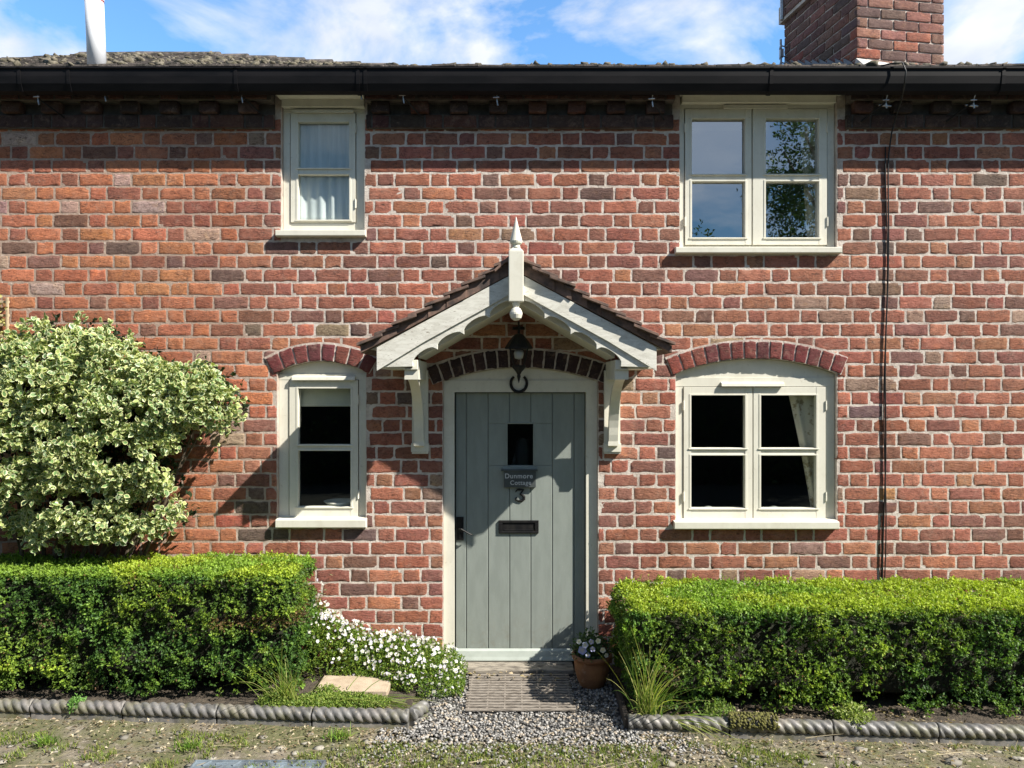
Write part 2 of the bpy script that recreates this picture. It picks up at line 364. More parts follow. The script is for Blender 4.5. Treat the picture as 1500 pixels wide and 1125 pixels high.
PAL = [((.43, .165, .105), 30), ((.375, .143, .096), 27), ((.305, .130, .098), 17), ((.235, .126, .102), 8), ((.47, .205, .118), 12), ((.31, .215, .145), 2), ((.18, .12, .10), 2), ((.42, .27, .20), 2)]
PALL = [((.54, .205, .105), 36), ((.48, .175, .095), 30), ((.37, .140, .090), 14), ((.25, .125, .095), 6), ((.20, .12, .10), 2), ((.52, .35, .28), 4)]
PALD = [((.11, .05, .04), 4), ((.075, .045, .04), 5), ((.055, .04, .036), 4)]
PALV = [((.20, .045, .045), 3), ((.16, .040, .045), 3), ((.25, .065, .055), 2)]
PALB = [((.032, .024, .030), 3), ((.05, .03, .035), 2)]
PALC = [((.30, .15, .115), 4), ((.22, .115, .095), 4), ((.165, .10, .09), 3), ((.36, .13, .08), 1)]
def pick(pal):
    c = np.array(random.choices([p[0] for p in pal], [p[1] for p in pal])[0])
    return c * rng.uniform(.82, 1.18) * (1 + rng.normal(0, .05, 3))

# ================================================================== GROUND
def axis(lo, hi, step, far):
    a = list(np.arange(lo, hi + 1e-6, step)); k = step; x = hi
    while x < far: k *= 1.6; x += k; a.append(x)
    k = step; x = lo; pre = []
    while x > -far: k *= 1.6; x -= k; pre.append(x)
    return np.array(pre[::-1] + a)
gx = axis(-4.2, 4.2, .035, 400); gy = axis(-2.4, .2, .035, 400)
GX, GY = np.meshgrid(gx, gy)
GZ = np.zeros_like(GX)
for i in range(GX.shape[0]):
    for j in range(GX.shape[1]):
        x, y = GX[i, j], GY[i, j]
        if abs(x) < 5 and -3 < y < .3:
            GZ[i, j] = noise.noise((x * 2.2, y * 3, 0)) * .012 + noise.noise((x * 9, y * 9, 3)) * .008 + noise.noise((x * 25, y * 25, 3)) * .004
ii = np.arange(GX.size).reshape(GX.shape)
q = np.stack([ii[:-1, :-1], ii[:-1, 1:], ii[1:, 1:], ii[1:, :-1]], -1).reshape(-1, 4)
g = arr_mesh('ground', np.stack([GX, GY, GZ - .012], -1).reshape(-1, 3), q, GROUND, None, None, True); tag(g, kind='structure')

def bed(name, x0, x1, y0f, y1, z, seed):
    xs = np.arange(x0, x1, .04); ys = np.linspace(0, 1, 24); V = []
    for b in ys:
        for x in xs:
            y = y0f(x) * (1 - b) + y1 * b
            V.append((x, y, z + noise.noise((x * 12, y * 12, seed)) * .014 + noise.noise((x * 40, y * 40, seed)) * .006 - (.05 if b == 0 else 0)))
    n = len(xs); I = np.arange(len(V)).reshape(len(ys), n)
    qq = np.stack([I[:-1, :-1], I[:-1, 1:], I[1:, 1:], I[1:, :-1]], -1).reshape(-1, 4)
    return tag(arr_mesh(name, V, qq, SOILM, None, None, True), kind='structure')
ELy = lambda x: -.72 - (x + 3.3) * .06
ERy = lambda x: -.95 - (x - .68) * .065
bed('soil_bed', -4.4, -.62, lambda x: ELy(x) + .02, .0, .045, 1.)
bed('soil_bed', .71, 4.4, lambda x: ERy(x) + .02, .0, .045, 5.)

# ================================================================== COTTAGE
COT = empty('brick_cottage', (0, 1.5, 0), 'two storey red brick cottage with cream windows and sage green front door', 'house')
XL, XR = -4.3, 4.3
RC = .04                       # recess of the window frames
# openings (x0, x1, z0, zspring, zcrown)
def op(x0, x1, ytop_spring, ycrown, ybot):
    return dict(x0=PX(x0), x1=PX(x1), z0=PZ(ybot), zs=PZ(ytop_spring), zc=PZ(ycrown))
OPN = {
 'UL': op(412, 534, 140, 140, 346), 'UR': op(996, 1226, 140, 140, 371),
 'LL': op(406, 536, 545, 529, 774), 'LR': op(990, 1226, 547, 525, 776),
 'DR': op(649, 876, 558, 538, 1003)}
def arc_pts(o, n=16, grow=0.):
    x0, x1, zs, zc = o['x0'], o['x1'], o['zs'], o['zc']; h = zc - zs; w_ = (x1 - x0) / 2
    if h < 1e-4: return [(x0, zs), (x1, zs)], None
    r = (w_ * w_ + h * h) / (2 * h); cx = (x0 + x1) / 2; cz = zc - r; a = math.asin(w_ / r)
    return [(cx + (r + grow) * math.sin(t), cz + (r + grow) * math.cos(t)) for t in np.linspace(-a, a, n)], (cx, cz, r, a)
outer = [(XL, -.05), (XR, -.05), (XR, 4.36), (XL, 4.36)]
loops = [outer]
for k, o in OPN.items():
    pts, _ = arc_pts(o); loops.append([(o['x0'], o['z0']), (o['x1'], o['z0'])] + pts[::-1])
mb = MB(); y0, y1 = .0017, .30
flat = [p for lp in loops for p in lp]
tri = tessellate_polygon([[Vector((p[0], p[1], 0)) for p in lp] for lp in loops])
n = len(flat)
mb.add([(p[0], y0, p[1]) for p in flat] + [(p[0], y1, p[1]) for p in flat],
       [tuple(t) for t in tri] + [tuple(i + n for i in t) for t in tri])
k = 0
for lp in loops:
    m_ = len(lp); b = len(mb.v); mb.add([(p[0], y0, p[1]) for p in lp] + [(p[0], y1, p[1]) for p in lp],
        [(i, (i + 1) % m_, (i + 1) % m_ + m_, i + m_) for i in range(m_)])
for (xa, xb) in ((XL - .3, XL), (XR, XR + .3)): mb.box(xa, xb, .012, 5.0, -.05, 4.33)
mb.box(XL, XR, 4.7, 5.0, -.05, 4.33)
wall = mb.build('wall', MORTAR, COT)

# front bricks, Flemish bond
B = Bricks()
ey, ez, ex = (0, -1, 0), (0, 0, 1), (1, 0, 0)
Z0 = .745; CH = .100
def blocked(z0, z1):
    iv = []
    for k, o in OPN.items():
        if z1 <= o['z0'] + .035: continue
        if o['zc'] - o['zs'] < 1e-4:
            if z0 < o['zs']: iv.append((o['x0'], o['x1']))
        elif z0 < o['zs']: iv.append((o['x0'], o['x1']))
        elif z0 < o['zc']:
            _, (cx, cz, r, a) = arc_pts(o); hw = math.sqrt(max(0, r * r - (z0 - cz) ** 2)); iv.append((cx - hw, cx + hw))
    return iv
def run(B, z, zc_h, y, row, pal=None, iv=None, x0=XL, x1=XR, pitch=.385, depth=.06):
    x = x0 - .4 + (pitch / 2 if row % 2 else 0) + rng.uniform(-.012, .012); head = False
    J = .0135
    while x < x1:
        wd = (.1150 if head else .2400) + rng.normal(0, .0030)
        segs = [(max(x, x0), min(x + wd, x1))]
        for (a, b) in (iv or []):
            ns = []
            for (s, e) in segs:
                if b <= s or a >= e: ns.append((s, e))
                else:
                    if a > s: ns.append((s, a - .004))
                    if b < e: ns.append((b + .004, e))
            segs = ns
        for (s, e) in segs:
            if e - s < .028: continue
            c = (s + e) / 2
            p_ = pal
            if p_ is None:
                t = -1.95 + .25 * noise.noise((c * 1.5, 0, z * 1.2))
                p_ = PALL if c < t else PAL
            B.add((c, y, z), ex, ez, ey, e - s, zc_h - .0150 + rng.normal(0, .0016), pick(p_), depth, nu=8 if e - s > .16 else 5)
        x += wd + J + .0015; head = not head
zmin = .745 - .1 * 8
row = 0; z = zmin + .05
while z < 4.02:
    run(B, z, CH, 0.0, row, None, blocked(z - .05, z + .05)); z += CH; row += 1
B.build('brickwork', wall)

# oversailing course, dentils and top course below the eaves
SOOT_SHADE = M('sooty_shaded_mortar', (.07, .06, .052), (.13, .11, .095), 12, .95, .8, 60, .004)  # soot plus extra darkening, eaves shade put into the mortar colour
gaps = [(PX(403), PX(538)), (PX(985), PX(1238))]
zt = .745 + .1 * 33.0          # 4.045
def zrow(py, y): return PZ(py, y)
spans = [(XL, gaps[0][0]), (gaps[0][1], gaps[1][0]), (gaps[1][1], XR)]
for (a, b) in spans:
    za, zb = zrow(188, -.035), zrow(167, -.035)
    E = Bricks(); mbk = MB()
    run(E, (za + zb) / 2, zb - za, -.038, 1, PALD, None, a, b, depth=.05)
    mbk.box(a, b, -.030, .02, za + .004, zb - .002)
    zc_, zd = zb, zrow(148, -.07)
    x = a + .04
    while x < b - .1:
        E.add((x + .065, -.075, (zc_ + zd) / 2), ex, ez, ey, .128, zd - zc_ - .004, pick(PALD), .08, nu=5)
        x += .285
    mbk.box(a, b, .0, .02, zb - .002, zd)
    ze = 4.235
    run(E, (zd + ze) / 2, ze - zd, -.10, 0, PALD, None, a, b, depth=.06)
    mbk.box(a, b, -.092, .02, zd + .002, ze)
    E.build('eaves_course', wall); mbk.build('eaves_bedding', SOOT_SHADE, wall)
pass

# arches of cut voussoirs
def arch(o, nv, ring, pal, name, ov=.0):
    oo = dict(o); pts, (cx, cz, r, a) = arc_pts(oo)
    a2 = a + ov / r; t = np.linspace(-a2, a2, 24)
    poly = [(cx + (r + .0015) * math.sin(q), cz + (r + .0015) * math.cos(q)) for q in t] + [(cx + (r + ring + .014) * math.sin(q), cz + (r + ring + .014) * math.cos(q)) for q in t[::-1]]
    m_ = MB(); m_.prism(poly, -.0035, .12); ob = m_.build(name, MORTAR, COT)
    V_ = Bricks(); da = 2 * a2 / nv
    for i in range(nv):
        q = -a2 + da * (i + .5); rr = r + ring / 2 + rng.normal(0, .002); wv = da * rr - .013
        V_.add((cx + rr * math.sin(q), -.010, cz + rr * math.cos(q)), (math.cos(q), 0, -math.sin(q)), (math.sin(q), 0, math.cos(q)), ey, wv, ring - .004, pick(pal), .08, nu=4, nv=6, taper=ring / rr)
    V_.build('voussoirs', ob)
arch(OPN['LL'], 8, .125, PALV, 'brick_arch', .03); arch(OPN['LR'], 14, .125, PALV, 'brick_arch', .03); arch(OPN['DR'], 16, .13, PALB, 'brick_arch', .08)

# rooms behind the glass
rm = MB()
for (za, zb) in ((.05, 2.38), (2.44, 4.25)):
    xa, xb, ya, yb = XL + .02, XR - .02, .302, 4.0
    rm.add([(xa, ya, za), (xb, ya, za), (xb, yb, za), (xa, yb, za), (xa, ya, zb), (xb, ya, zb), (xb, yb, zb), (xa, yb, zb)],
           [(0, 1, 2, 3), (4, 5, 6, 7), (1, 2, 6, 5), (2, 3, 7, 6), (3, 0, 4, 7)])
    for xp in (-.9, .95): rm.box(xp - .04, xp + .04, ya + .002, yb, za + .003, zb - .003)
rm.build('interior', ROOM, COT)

# ------------------------------------------------------------------ windows
def window(key, label, yf, frame_px, cas, sill_px, vent, arched, glass, headline=None):
    """frame_px (x0,x1,ytop,ybot); cas = list of (x0,x1,y0,y1,[(px0,px1,py0,py1)...])"""
    o = OPN[key]; X = lambda p: PX(p, yf); Zz = lambda p: PZ(p, yf)
    m_ = MB(); D = .09
    x0, x1 = o['x0'] + .002, o['x1'] - .002
    cx0, cx1 = X(min(c[0] for c in cas)) - .004, X(max(c[1] for c in cas)) + .004
    cz1, cz0 = Zz(min(c[2] for c in cas)) + .004, Zz(max(c[3] for c in cas)) - .004
    zb = o['z0']
    m_.box(x0, cx0, yf, yf + D, zb, cz1); m_.box(cx1, x1, yf, yf + D, zb, cz1); m_.box(cx0, cx1, yf + .002, yf + D, zb, cz0)
    if len(cas) == 2: m_.box(X(cas[0][1]) - .02, X(cas[1][0]) + .02, yf + .012, yf + D, cz0, cz1)
    if arched:
        pts, _ = arc_pts(o, 20); pts = [(min(max(p[0], x0), x1), p[1] - .003) for p in pts]
        hz = Zz(headline) if headline else cz1
        if hz > cz1 + .01: m_.box(x0, x1, yf - .002, yf + D, cz1, hz)
        m_.prism([(x0, hz), (x1, hz)] + pts[::-1], yf + .006, yf + D - .01)
    else: m_.box(x0, x1, yf - .002, yf + D, cz1, o['zs'])
    win = m_.build('window', PAINT, COT, .0025); win['label'] = label
    yc = yf - .008
    for c in cas:
        a0, a1, b0, b1 = X(c[0]), X(c[1]), Zz(c[3]), Zz(c[2]); ps = c[4]
        p0, p1 = X(ps[0][0]), X(ps[0][1]); Dc = .05
        cm = MB(); cm.box(a0 + .001, p0, yc, yc + Dc, b0, b1); cm.box(p1, a1 - .001, yc, yc + Dc, b0, b1)
        zt_ = Zz(ps[0][2]); zl = Zz(ps[-1][3])
        cm.box(p0, p1, yc + .0015, yc + Dc, zt_, b1); cm.box(p0, p1, yc + .0015, yc + Dc, b0, zl)
        for k in range(len(ps) - 1): cm.box(p0, p1, yc + .006, yc + Dc, Zz(ps[k + 1][2]), Zz(ps[k][3]))
        for k in range(len(ps)):      # beads and drip ledges
            za, zb_ = Zz(ps[k][3]), Zz(ps[k][2])
            cm.box(p0 - .02, p1 + .02, yc - .007, yc + .012, za - .012, za - .002)
            cm.box(p0 - .014, p0 + .001, yc - .003, yc + .01, za, zb_ + .010); cm.box(p1 - .001, p1 + .014, yc - .003, yc + .01, za, zb_ + .010)
            cm.box(p0, p1, yc - .003, yc + .01, zb_ - .001, zb_ + .010)
        cs = cm.build('casement', PAINT, win, .002)
        for k, p in enumerate(ps):
            gm = MB(); gm.box(p0 + .0005, p1 - .0005, yc + .036, yc + .040, Zz(p[3]) + .0005, Zz(p[2]) - .0005)
            gm.build('pane', glass, win)
        side = a1 if len(cas) == 1 or c is cas[-1] else a0
        for zh in (b0 + (b1 - b0) * .17, b0 + (b1 - b0) * .86):
            hm = MB(); hm.tube([(side, yc - .004, zh - .035), (side, yc - .004, zh + .035)], .0055, 8); hm.box(side - .008, side + .008, yc - .004, yc + .001, zh - .03, zh + .03)
            hm.build('hinge', PAINT, win, .001)
    sm = MB(); sx0, sx1, sy0, sy1 = sill_px; ys = -.05
    a, b_ = PX(sx0, ys), PX(sx1, ys); zt_, zb_ = PZ(sy0, ys), PZ(sy1, ys)
    sm.prism([(ys, zt_ - .004), (yf + .03, zt_ + .012), (yf + .03, zb_), (ys + .012, zb_), (ys, zb_ + .006)], a, b_, 'x')
    sm.build('sill', PAINT, win, .003)
    if vent:
        vx0, vx1, vy0, vy1 = vent; yv = yf - .03
        vm = MB(); za, zb_ = PZ(vy1, yv), PZ(vy0, yv)
        vm.prism([(yf - .003, zb_ + .004), (yf - .03, zb_ - .006), (yf - .034, za), (yf - .026, za), (yf - .003, za + .012)], PX(vx0, yv), PX(vx1, yv), 'x')
        vm.build('trickle_vent', PAINT, win, .002)
    WIN[key] = win
    return win
WIN = {}
window('UL', 'small two-pane upstairs window above left with pale net curtain', RC, None,
       [(426, 521, 166, 326, [(437, 512, 179, 246), (437, 512, 256, 322)])], (403, 535, 336, 346), (429, 518, 159, 165), False, mat_glass('curtained_window_glass', .09, (.97, .98, .98)))
window('UR', 'wide four-pane upstairs window reflecting blue sky and leaves', RC, None,
       [(1003, 1100.5, 160, 359, [(1013, 1091, 174, 255), (1013, 1091, 266, 348)]), (1102, 1211, 160, 359, [(1121, 1199, 174, 255), (1121, 1199, 266, 348)])],
       (990, 1234, 361, 371), (1061, 1154, 152, 159), False, GLASSU)
window('LL', 'narrow arched downstairs window left of the door', RC, None,
       [(424, 525, 557, 758, [(437, 514, 569, 651), (437, 514, 660, 742)])], (403, 536, 761, 774), (427, 520, 551, 557), True, GLASS, 548)
window('LR', 'wide arched downstairs window with four panes right of the door', RC, None,
       [(1001, 1102, 567, 760, [(1012, 1091, 579, 656), (1012, 1091, 667, 744)]), (1103, 1209, 567, 760, [(1114, 1195, 579, 656), (1114, 1195, 667, 744)])],
       (988, 1230, 764, 776), (1057, 1149, 560, 566), True, GLASS, 553)

# splayed soffits above the upstairs windows
for (ix0, ix1, ox0, ox1, iy, oy) in ((413, 534, 398, 531, 143, 131), (999, 1224, 984, 1258, 137, 128)):
    m_ = MB(); yi, yo = RC - .004, -.155
    a = [(PX(ix0, yi), yi, PZ(iy + 6, yi)), (PX(ix1, yi), yi, PZ(iy + 6, yi)), (PX(ox1, yo), yo, PZ(oy + 2, yo)), (PX(ox0, yo), yo, PZ(oy + 2, yo))]
    b = [(p[0], p[1], p[2] + .022) for p in a]
    m_.add(a + b, [(0, 1, 2, 3), (4, 5, 6, 7), (0, 1, 5, 4), (1, 2, 6, 5), (2, 3, 7, 6), (3, 0, 4, 7)])
    m_.box(PX(ix0, 0), PX(ix1, 0), -.012, .036, PZ(iy + 14, 0), PZ(iy + 3, 0))
    m_.build('window_soffit', PAINT, COT, .002)

# ------------------------------------------------------------------ door
yf = .035; yd = .085; o = OPN['DR']; D = .12
m_ = MB(); dx0, dx1 = PX(667, yd), PX(857, yd); zh = PZ(575, yd); zth = PZ(966, yd)
m_.box(o['x0'] + .002, dx0 - .003, yf, yf + D, -.02, zh + .003); m_.box(dx1 + .003, o['x1'] - .002, yf, yf + D, -.02, zh + .003)
hl = PZ(557, yf); m_.box(o['x0'] + .002, o['x1'] - .002, yf - .001, yf + D, zh + .003, hl)
pts, _ = arc_pts(o, 24); m_.prism([(o['x0'] + .002, hl), (o['x1'] - .002, hl)] + [(min(max(p[0], o['x0'] + .002), o['x1'] - .002), p[1] - .003) for p in pts[::-1]], yf + .006, yf + D - .01)
m_.box(dx0 - .014, dx0 - .003, yf + .02, yf + D, -.02, zh)      # stop bead
m_.build('door_frame', PAINT, COT, .003)
gro = [667, 683, 715, 746.5, 777.5, 809, 841, 857]
wx0, wx1, wz0, wz1 = PX(743.5, yd), PX(781, yd), PZ(682, yd), PZ(621, yd)
dm = MB(); zb = zth + .012
for i in range(7):
    a, b = PX(gro[i], yd), PX(gro[i + 1], yd); a += .0022; b -= .0022
    if b <= wx0 or a >= wx1: dm.box(a, b, yd, yd + .022, zb, zh - .003)
    else:
        for (s, e) in ((a, max(a, wx0)), (min(b, wx1), b)):
            if e - s > .004: dm.box(s, e, yd, yd + .022, wz0, wz1)
        dm.box(a, b, yd, yd + .022, zb, wz0 - .001); dm.box(a, b, yd, yd + .022, wz1 + .001, zh - .003)
for (xa, xb, za, zc_) in ((dx0 + .002, wx0, zb, zh - .003), (wx1, dx1 - .002, zb, zh - .003), (wx0, wx1, zb, wz0), (wx0, wx1, wz1, zh - .003)):
    dm.box(xa, xb, yd + .012, yd + .05, za, zc_)
dm.box(PX(736, yd), PX(788, yd), yd - .008, yd + .002, PZ(688.5, yd), PZ(683.5, yd))
dm.box(wx0 - .012, wx0, yd - .005, yd + .01, wz0 - .005, wz1 + .012); dm.box(wx1, wx1 + .012, yd - .005, yd + .01, wz0 - .005, wz1 + .012)
dm.box(wx0, wx1, yd - .005, yd + .01, wz1, wz1 + .012)
door = dm.build('door', DOORP, COT, .0035); door['label'] = 'sage green vertical plank front door with small glazed opening'
m_ = MB(); m_.box(wx0, wx1, yd + .018, yd + .022, wz0, wz1); m_.build('pane', GLASS, door)
m_ = MB(); za, zc_ = PZ(966, yd), PZ(950, yd)
m_.prism([(yd - .004, zc_ + .004), (yd - .02, zc_ - .012), (yd - .03, za + .03), (yd - .038, za + .01), (yd - .038, za), (yd - .004, za)], dx0 + .002, dx1 - .002, 'x')
m_.build('weatherboard', M('sunlit_weatherboard_paint', (.40, .44, .40), (.34, .375, .34), 6, .4), door, .003)  # door paint lightened here, so the caught sunlight is in the colour
# handle
m_ = MB(); hx0, hx1 = PX(668.5, yd), PX(679, yd); hz0, hz1 = PZ(791, yd), PZ(757, yd)
m_.box(hx0, hx1, yd - .010, yd + .001, hz0, hz1)
hc = (hx0 + hx1) / 2; hz = PZ(773, yd)
m_.tube([(hc, yd, hz), (hc, yd - .045, hz), (hc + .012, yd - .055, hz), (hc + .05, yd - .056, hz - .022), (hc + .085, yd - .052, hz - .042), (hc + .095, yd - .045, hz - .040)], [.009, .008, .007, .006, .006, .005], 10)
m_.lathe([(0, .02), (.007, .02), (.007, -.012), (0, -.012)], (hc, yd - .012, hz - .06), 10)
m_.build('handle', BLACK, door, .002)
# letter plate
m_ = MB(); lx0, lx1, lz0, lz1 = PX(730.5, yd), PX(789, yd), PZ(781, yd), PZ(762, yd); t = .018
m_.box(lx0, lx1, yd - .014, yd + .001, lz1 - t, lz1); m_.box(lx0, lx1, yd - .014, yd + .001, lz0, lz0 + t)
m_.box(lx0, lx0 + .028, yd - .014, yd + .001, lz0 + t, lz1 - t); m_.box(lx1 - .028, lx1, yd - .014, yd + .001, lz0 + t, lz1 - t)
m_.box(lx0 + .028, lx1 - .028, yd - .006, yd + .001, lz0 + t, lz1 - t); m_.box(lx0 + .04, lx1 - .035, yd - .012, yd - .004, lz0 + t + .003, lz0 + t + .009)
m_.build('letter_plate', BLACK, door, .003)
# hanging name sign
ysn = yd - .028
m_ = MB(); sx0, sx1, sz0, sz1 = PX(738, ysn), PX(785, ysn), PZ(714, ysn), PZ(690, ysn)
m_.box(sx0, sx1, ysn, yd, sz0, sz1); m_.box(PX(734, ysn), PX(787.5, ysn), ysn - .010, yd, sz1, sz1 + .012)
m_.tube([(sx1 - .02, ysn - .004, sz1 - .045), (sx1 - .02, ysn, sz1 - .045)], .004, 8)
sign = m_.build('name_sign', SIGNM, door, .002)
def text(s_, size, x, z, y, parent, mat):
    cu = bpy.data.curves.new('t', 'FONT'); cu.body = s_; cu.size = size; cu.align_x = 'CENTER'; cu.extrude = .0015; cu.offset = .0006; cu.space_character = 1.08
    ob = bpy.data.objects.new('t', cu); COL.objects.link(ob); bpy.context.view_layer.update()
    dg = bpy.context.evaluated_depsgraph_get(); me = bpy.data.meshes.new_from_object(ob.evaluated_get(dg))
    bpy.data.objects.remove(ob)
    me.transform(Matrix.Translation((x, y, z)) @ Matrix.Rotation(R(90), 4, 'X')); me.materials.clear(); me.materials.append(mat)
    return link('lettering', me, parent)
scx = (sx0 + sx1) / 2
text('Dunmore', .050, scx - .008, sz0 + .068, ysn - .001, door, LETTER); text('Cottage', .045, scx + .006, sz0 + .020, ysn - .001, door, LETTER)
# numeral 3 : flat top, curled bowl
m_ = MB(); nx, nz_ = PX(760.5, yd), PZ(716, yd); s = .0048
pt = [(-6, -5), (-3, -1.5), (0, -1), (5, -1.2), (7, -.6), (4, -5), (1.5, -8), (4.5, -9), (7.5, -12), (7.5, -15.5), (4, -18.5), (-1, -18.6), (-5, -16.8), (-5.4, -14.5), (-3, -13.5)]
rs = [.4, 1.3, 1.6, 1.0, 1.0, 1.1, 1.2, 1.8, 2.3, 2.3, 1.9, 1.4, 1.4, 1.3, .9]
m_.tube([(nx + a * s, yd - .006, nz_ + b * s) for a, b in pt], [r_ * s * 1.0 for r_ in rs], 8, flat=.8)
m_.build('numeral', BLACK, door)

# threshold
m_ = MB(); m_.box(PX(672, -.1), PX(841, -.1), -.105, .07, .012, .046); m_.box(PX(670, -.1), PX(843, -.1), -.085, .1, -.03, .010)
m_.build('door_step', STEPM, COT, .008)

# horseshoe on the door head
m_ = MB(); hc = P(760, 561.5, yf - .01); r_ = .060
pp = [(hc[0] + r_ * math.sin(t) * .98, hc[1], hc[2] - r_ * math.cos(t) * 1.05) for t in np.linspace(-R(142), R(142), 26)]
m_.tube(pp, [.008 + .0035 * math.cos(t / 2) for t in np.linspace(-R(142), R(142), 26)], 8, flat=.6)
m_.build('horseshoe', BLACK, COT)

# ------------------------------------------------------------------ porch canopy
XC = .03; YF = -.55
zt_ = lambda dx: 2.94 - .57 * dx      # line of the tile tops
m_ = MB()
for s in (-1, 1):
    e = .945
    pts4 = [(0, 2.838), (e, 2.838 - .54 * e), (e + .05, 2.838 - .54 * e + .005), (e + .03, zt_(e) - .022), (0, 2.912)]
    m_.prism([(XC + s * a, b) for a, b in pts4], YF + .05, .03)
porch = m_.build('porch_canopy', WPAINT, COT, .002)
for s in (-1, 1):      # boarded lining under the tiles
    m_ = MB(); m_.prism([(XC + s * .0, 2.652), (XC + s * .66, 2.652 - .572 * .66), (XC + s * .66, 2.815 - .54 * .66), (XC + s * .0, 2.815)], YF + .085, .0)
    m_.build('porch_lining', PAINT, porch, .002)
for s in (-1, 1):
    y_ = YF
    poly = [(XC + s * .012, 2.832), (XC + s * .921, 2.340), (XC + s * .921, 2.186), (XC + s * .60, 2.382), (XC + s * .012, 2.706)]
    m_ = MB(); m_.prism(poly, y_ - .010, y_ + .006); 
    # scalloped lower board
    cus = [(758, 444), (797.5, 467), (835.5, 490), (873.5, 512), (909, 537)] if s > 0 else [(755, 444), (718, 466), (680, 490), (641, 512), (605, 537)]
    cw = [(PX(a, y_ + .01), PZ(b, y_ + .01)) for a, b in cus]
    low = []
    for (p, q) in zip(cw[:-1], cw[1:]):
        p = Vector(p); q = Vector(q); d = q - p; nn = Vector((-d.y, d.x)).normalized()
        if nn.y < 0: nn = -nn
        for t in np.linspace(0, 1, 13)[:-1]: low.append(tuple(p + d * t + nn * .049 * math.sqrt(max(0, 1 - (2 * t - 1) ** 2)) ** .9))
    low.append(tuple(cw[-1])); low.append((XC + s * .88, PZ(538, y_ + .01)))
    m_.prism([(XC + s * .03, 2.80), (XC + s * .90, 2.33)] + low[::-1], y_ + .004, y_ + .030)
    m_.build('bargeboard', WPAINT, porch, .002)
    # soffit under the eave and wall plate beam
    m_ = MB(); xa, xb = sorted((XC + s * .905, XC + s * .69)); m_.box(xa, xb, y_ + .031, .02, 2.200, 2.214)
    xa, xb = sorted((XC + s * .655, XC + s * .74)); m_.box(xa, xb, y_ + .031, .02, 2.195, 2.26)
    m_.build('eave_board', PAINT, porch, .003)
    # bracket
    bx = (XC + s * .700); m_ = MB(); hw = .046
    m_.box(bx - hw - .012, bx + hw + .012, -.035, .02, PZ(655, 0), 2.199); m_.box(bx - hw - .017, bx + hw + .017, -.050, .02, PZ(661, 0), PZ(649, 0)); m_.box(bx - hw - .012, bx + hw + .012, -.04, .02, PZ(664, 0), PZ(661.5, 0))
    m_.box(bx - hw, bx + hw, -.50, -.034, 2.130, 2.198)
    arc = [(-.035 - .43 * (1 - math.cos(t)) , 1.68 + .455 * math.sin(t)) for t in np.linspace(0, R(88), 14)]
    arc2 = [(-.10 - .40 * (1 - math.cos(t)), 1.68 + .455 * math.sin(t) ) for t in np.linspace(0, R(88), 14)]
    arc2[0] = (-.085, 1.66)
    m_.prism([(-.03, 1.63)] + arc2 + [(-.49, 2.135), (-.42, 2.135)] + arc[::-1], bx - .033, bx + .033, 'x')
    m_.box(bx - .037, bx + .037, -.092, -.034, 1.655, 1.685)
    m_.build('bracket', PAINT, porch, .003)
# finial
fx = PX(756, -.62); fy = -.60
m_ = MB(); m_.box(fx - .049, fx + .049, fy - .028, fy + .045, 2.635, 2.965)
m_.build_ = None
m_.add([(fx + a * .049, fy + .008 + b * .036, 2.965) for a, b in ((-1, -1), (1, -1), (1, 1), (-1, 1))] + [(fx + a * .02, fy + .008 + b * .02, 2.992) for a, b in ((-1, -1), (1, -1), (1, 1), (-1, 1))], [(0, 1, 5, 4), (1, 2, 6, 5), (2, 3, 7, 6), (3, 0, 4, 7), (4, 5, 6, 7)])
m_.lathe([(.0, 2.985), (.026, 2.985), (.030, 2.995), (.022, 3.003), (.038, 3.018), (.042, 3.032), (.036, 3.055), (.02, 3.115), (.008, 3.165), (.003, 3.19), (0, 3.195)], (fx, fy + .008, 0), 20)
m_.lathe([(.0, 2.64), (.03, 2.635), (.022, 2.61), (.016, 2.60), (.030, 2.592), (.041, 2.568), (.042, 2.555), (.034, 2.53), (.018, 2.516), (0, 2.512)], (fx, fy + .008, 0), 20)
m_.build('finial', PAINT, porch, .006)
# porch tiles
tb = MB()
for s in (-1, 1):
    gauge = .118; nr = 9
    for r in range(nr):
        d0 = r * .112 + .02 + rng.uniform(-.008, .008)
        for k in range(5):
            ya = YF - .045 + k * .125 + (.03 if r % 2 else 0); yb = ya + .120
            if k == 0: ya = YF - .045 + rng.uniform(-.015, .010)
            yb = min(yb, .0)
            xa = d0 - .035; xb = d0 + .128 + rng.uniform(-.006, .008)
            za, zc_ = zt_(xa) + .004 - .012, zt_(xb) + .024 + rng.uniform(-.006, .008); th = .019
            vv = []
            for (x_, z_) in ((xa, za), (xb, zc_)):
                for y_ in (ya, yb):
                    j = rng.uniform(-.0035, .0035)
                    vv += [(XC + s * x_, y_, z_ + j - th), (XC + s * x_, y_, z_ + j)]
            tb.add(vv, [(0, 1, 3, 2), (4, 6, 7, 5), (0, 4, 5, 1), (2, 3, 7, 6), (0, 2, 6, 4), (1, 5, 7, 3)])
        # under-tile showing at the verge
        xa, xb = d0 - .02, d0 + .11
        vv = []
        for x_ in (xa, xb):
            for y_ in (YF - .012 + rng.uniform(-.012, .006), -.02): vv += [(XC + s * x_, y_, max(zt_(x_) - .100 + .045 * x_, 2.845 - .54 * x_)), (XC + s * x_, y_, zt_(x_) - .008)]
        tb.add(vv, [(0, 1, 3, 2), (4, 6, 7, 5), (0, 4, 5, 1), (2, 3, 7, 6), (0, 2, 6, 4), (1, 5, 7, 3)])
tb.build('porch_tiles', TILE, porch, .002)
m_ = MB()
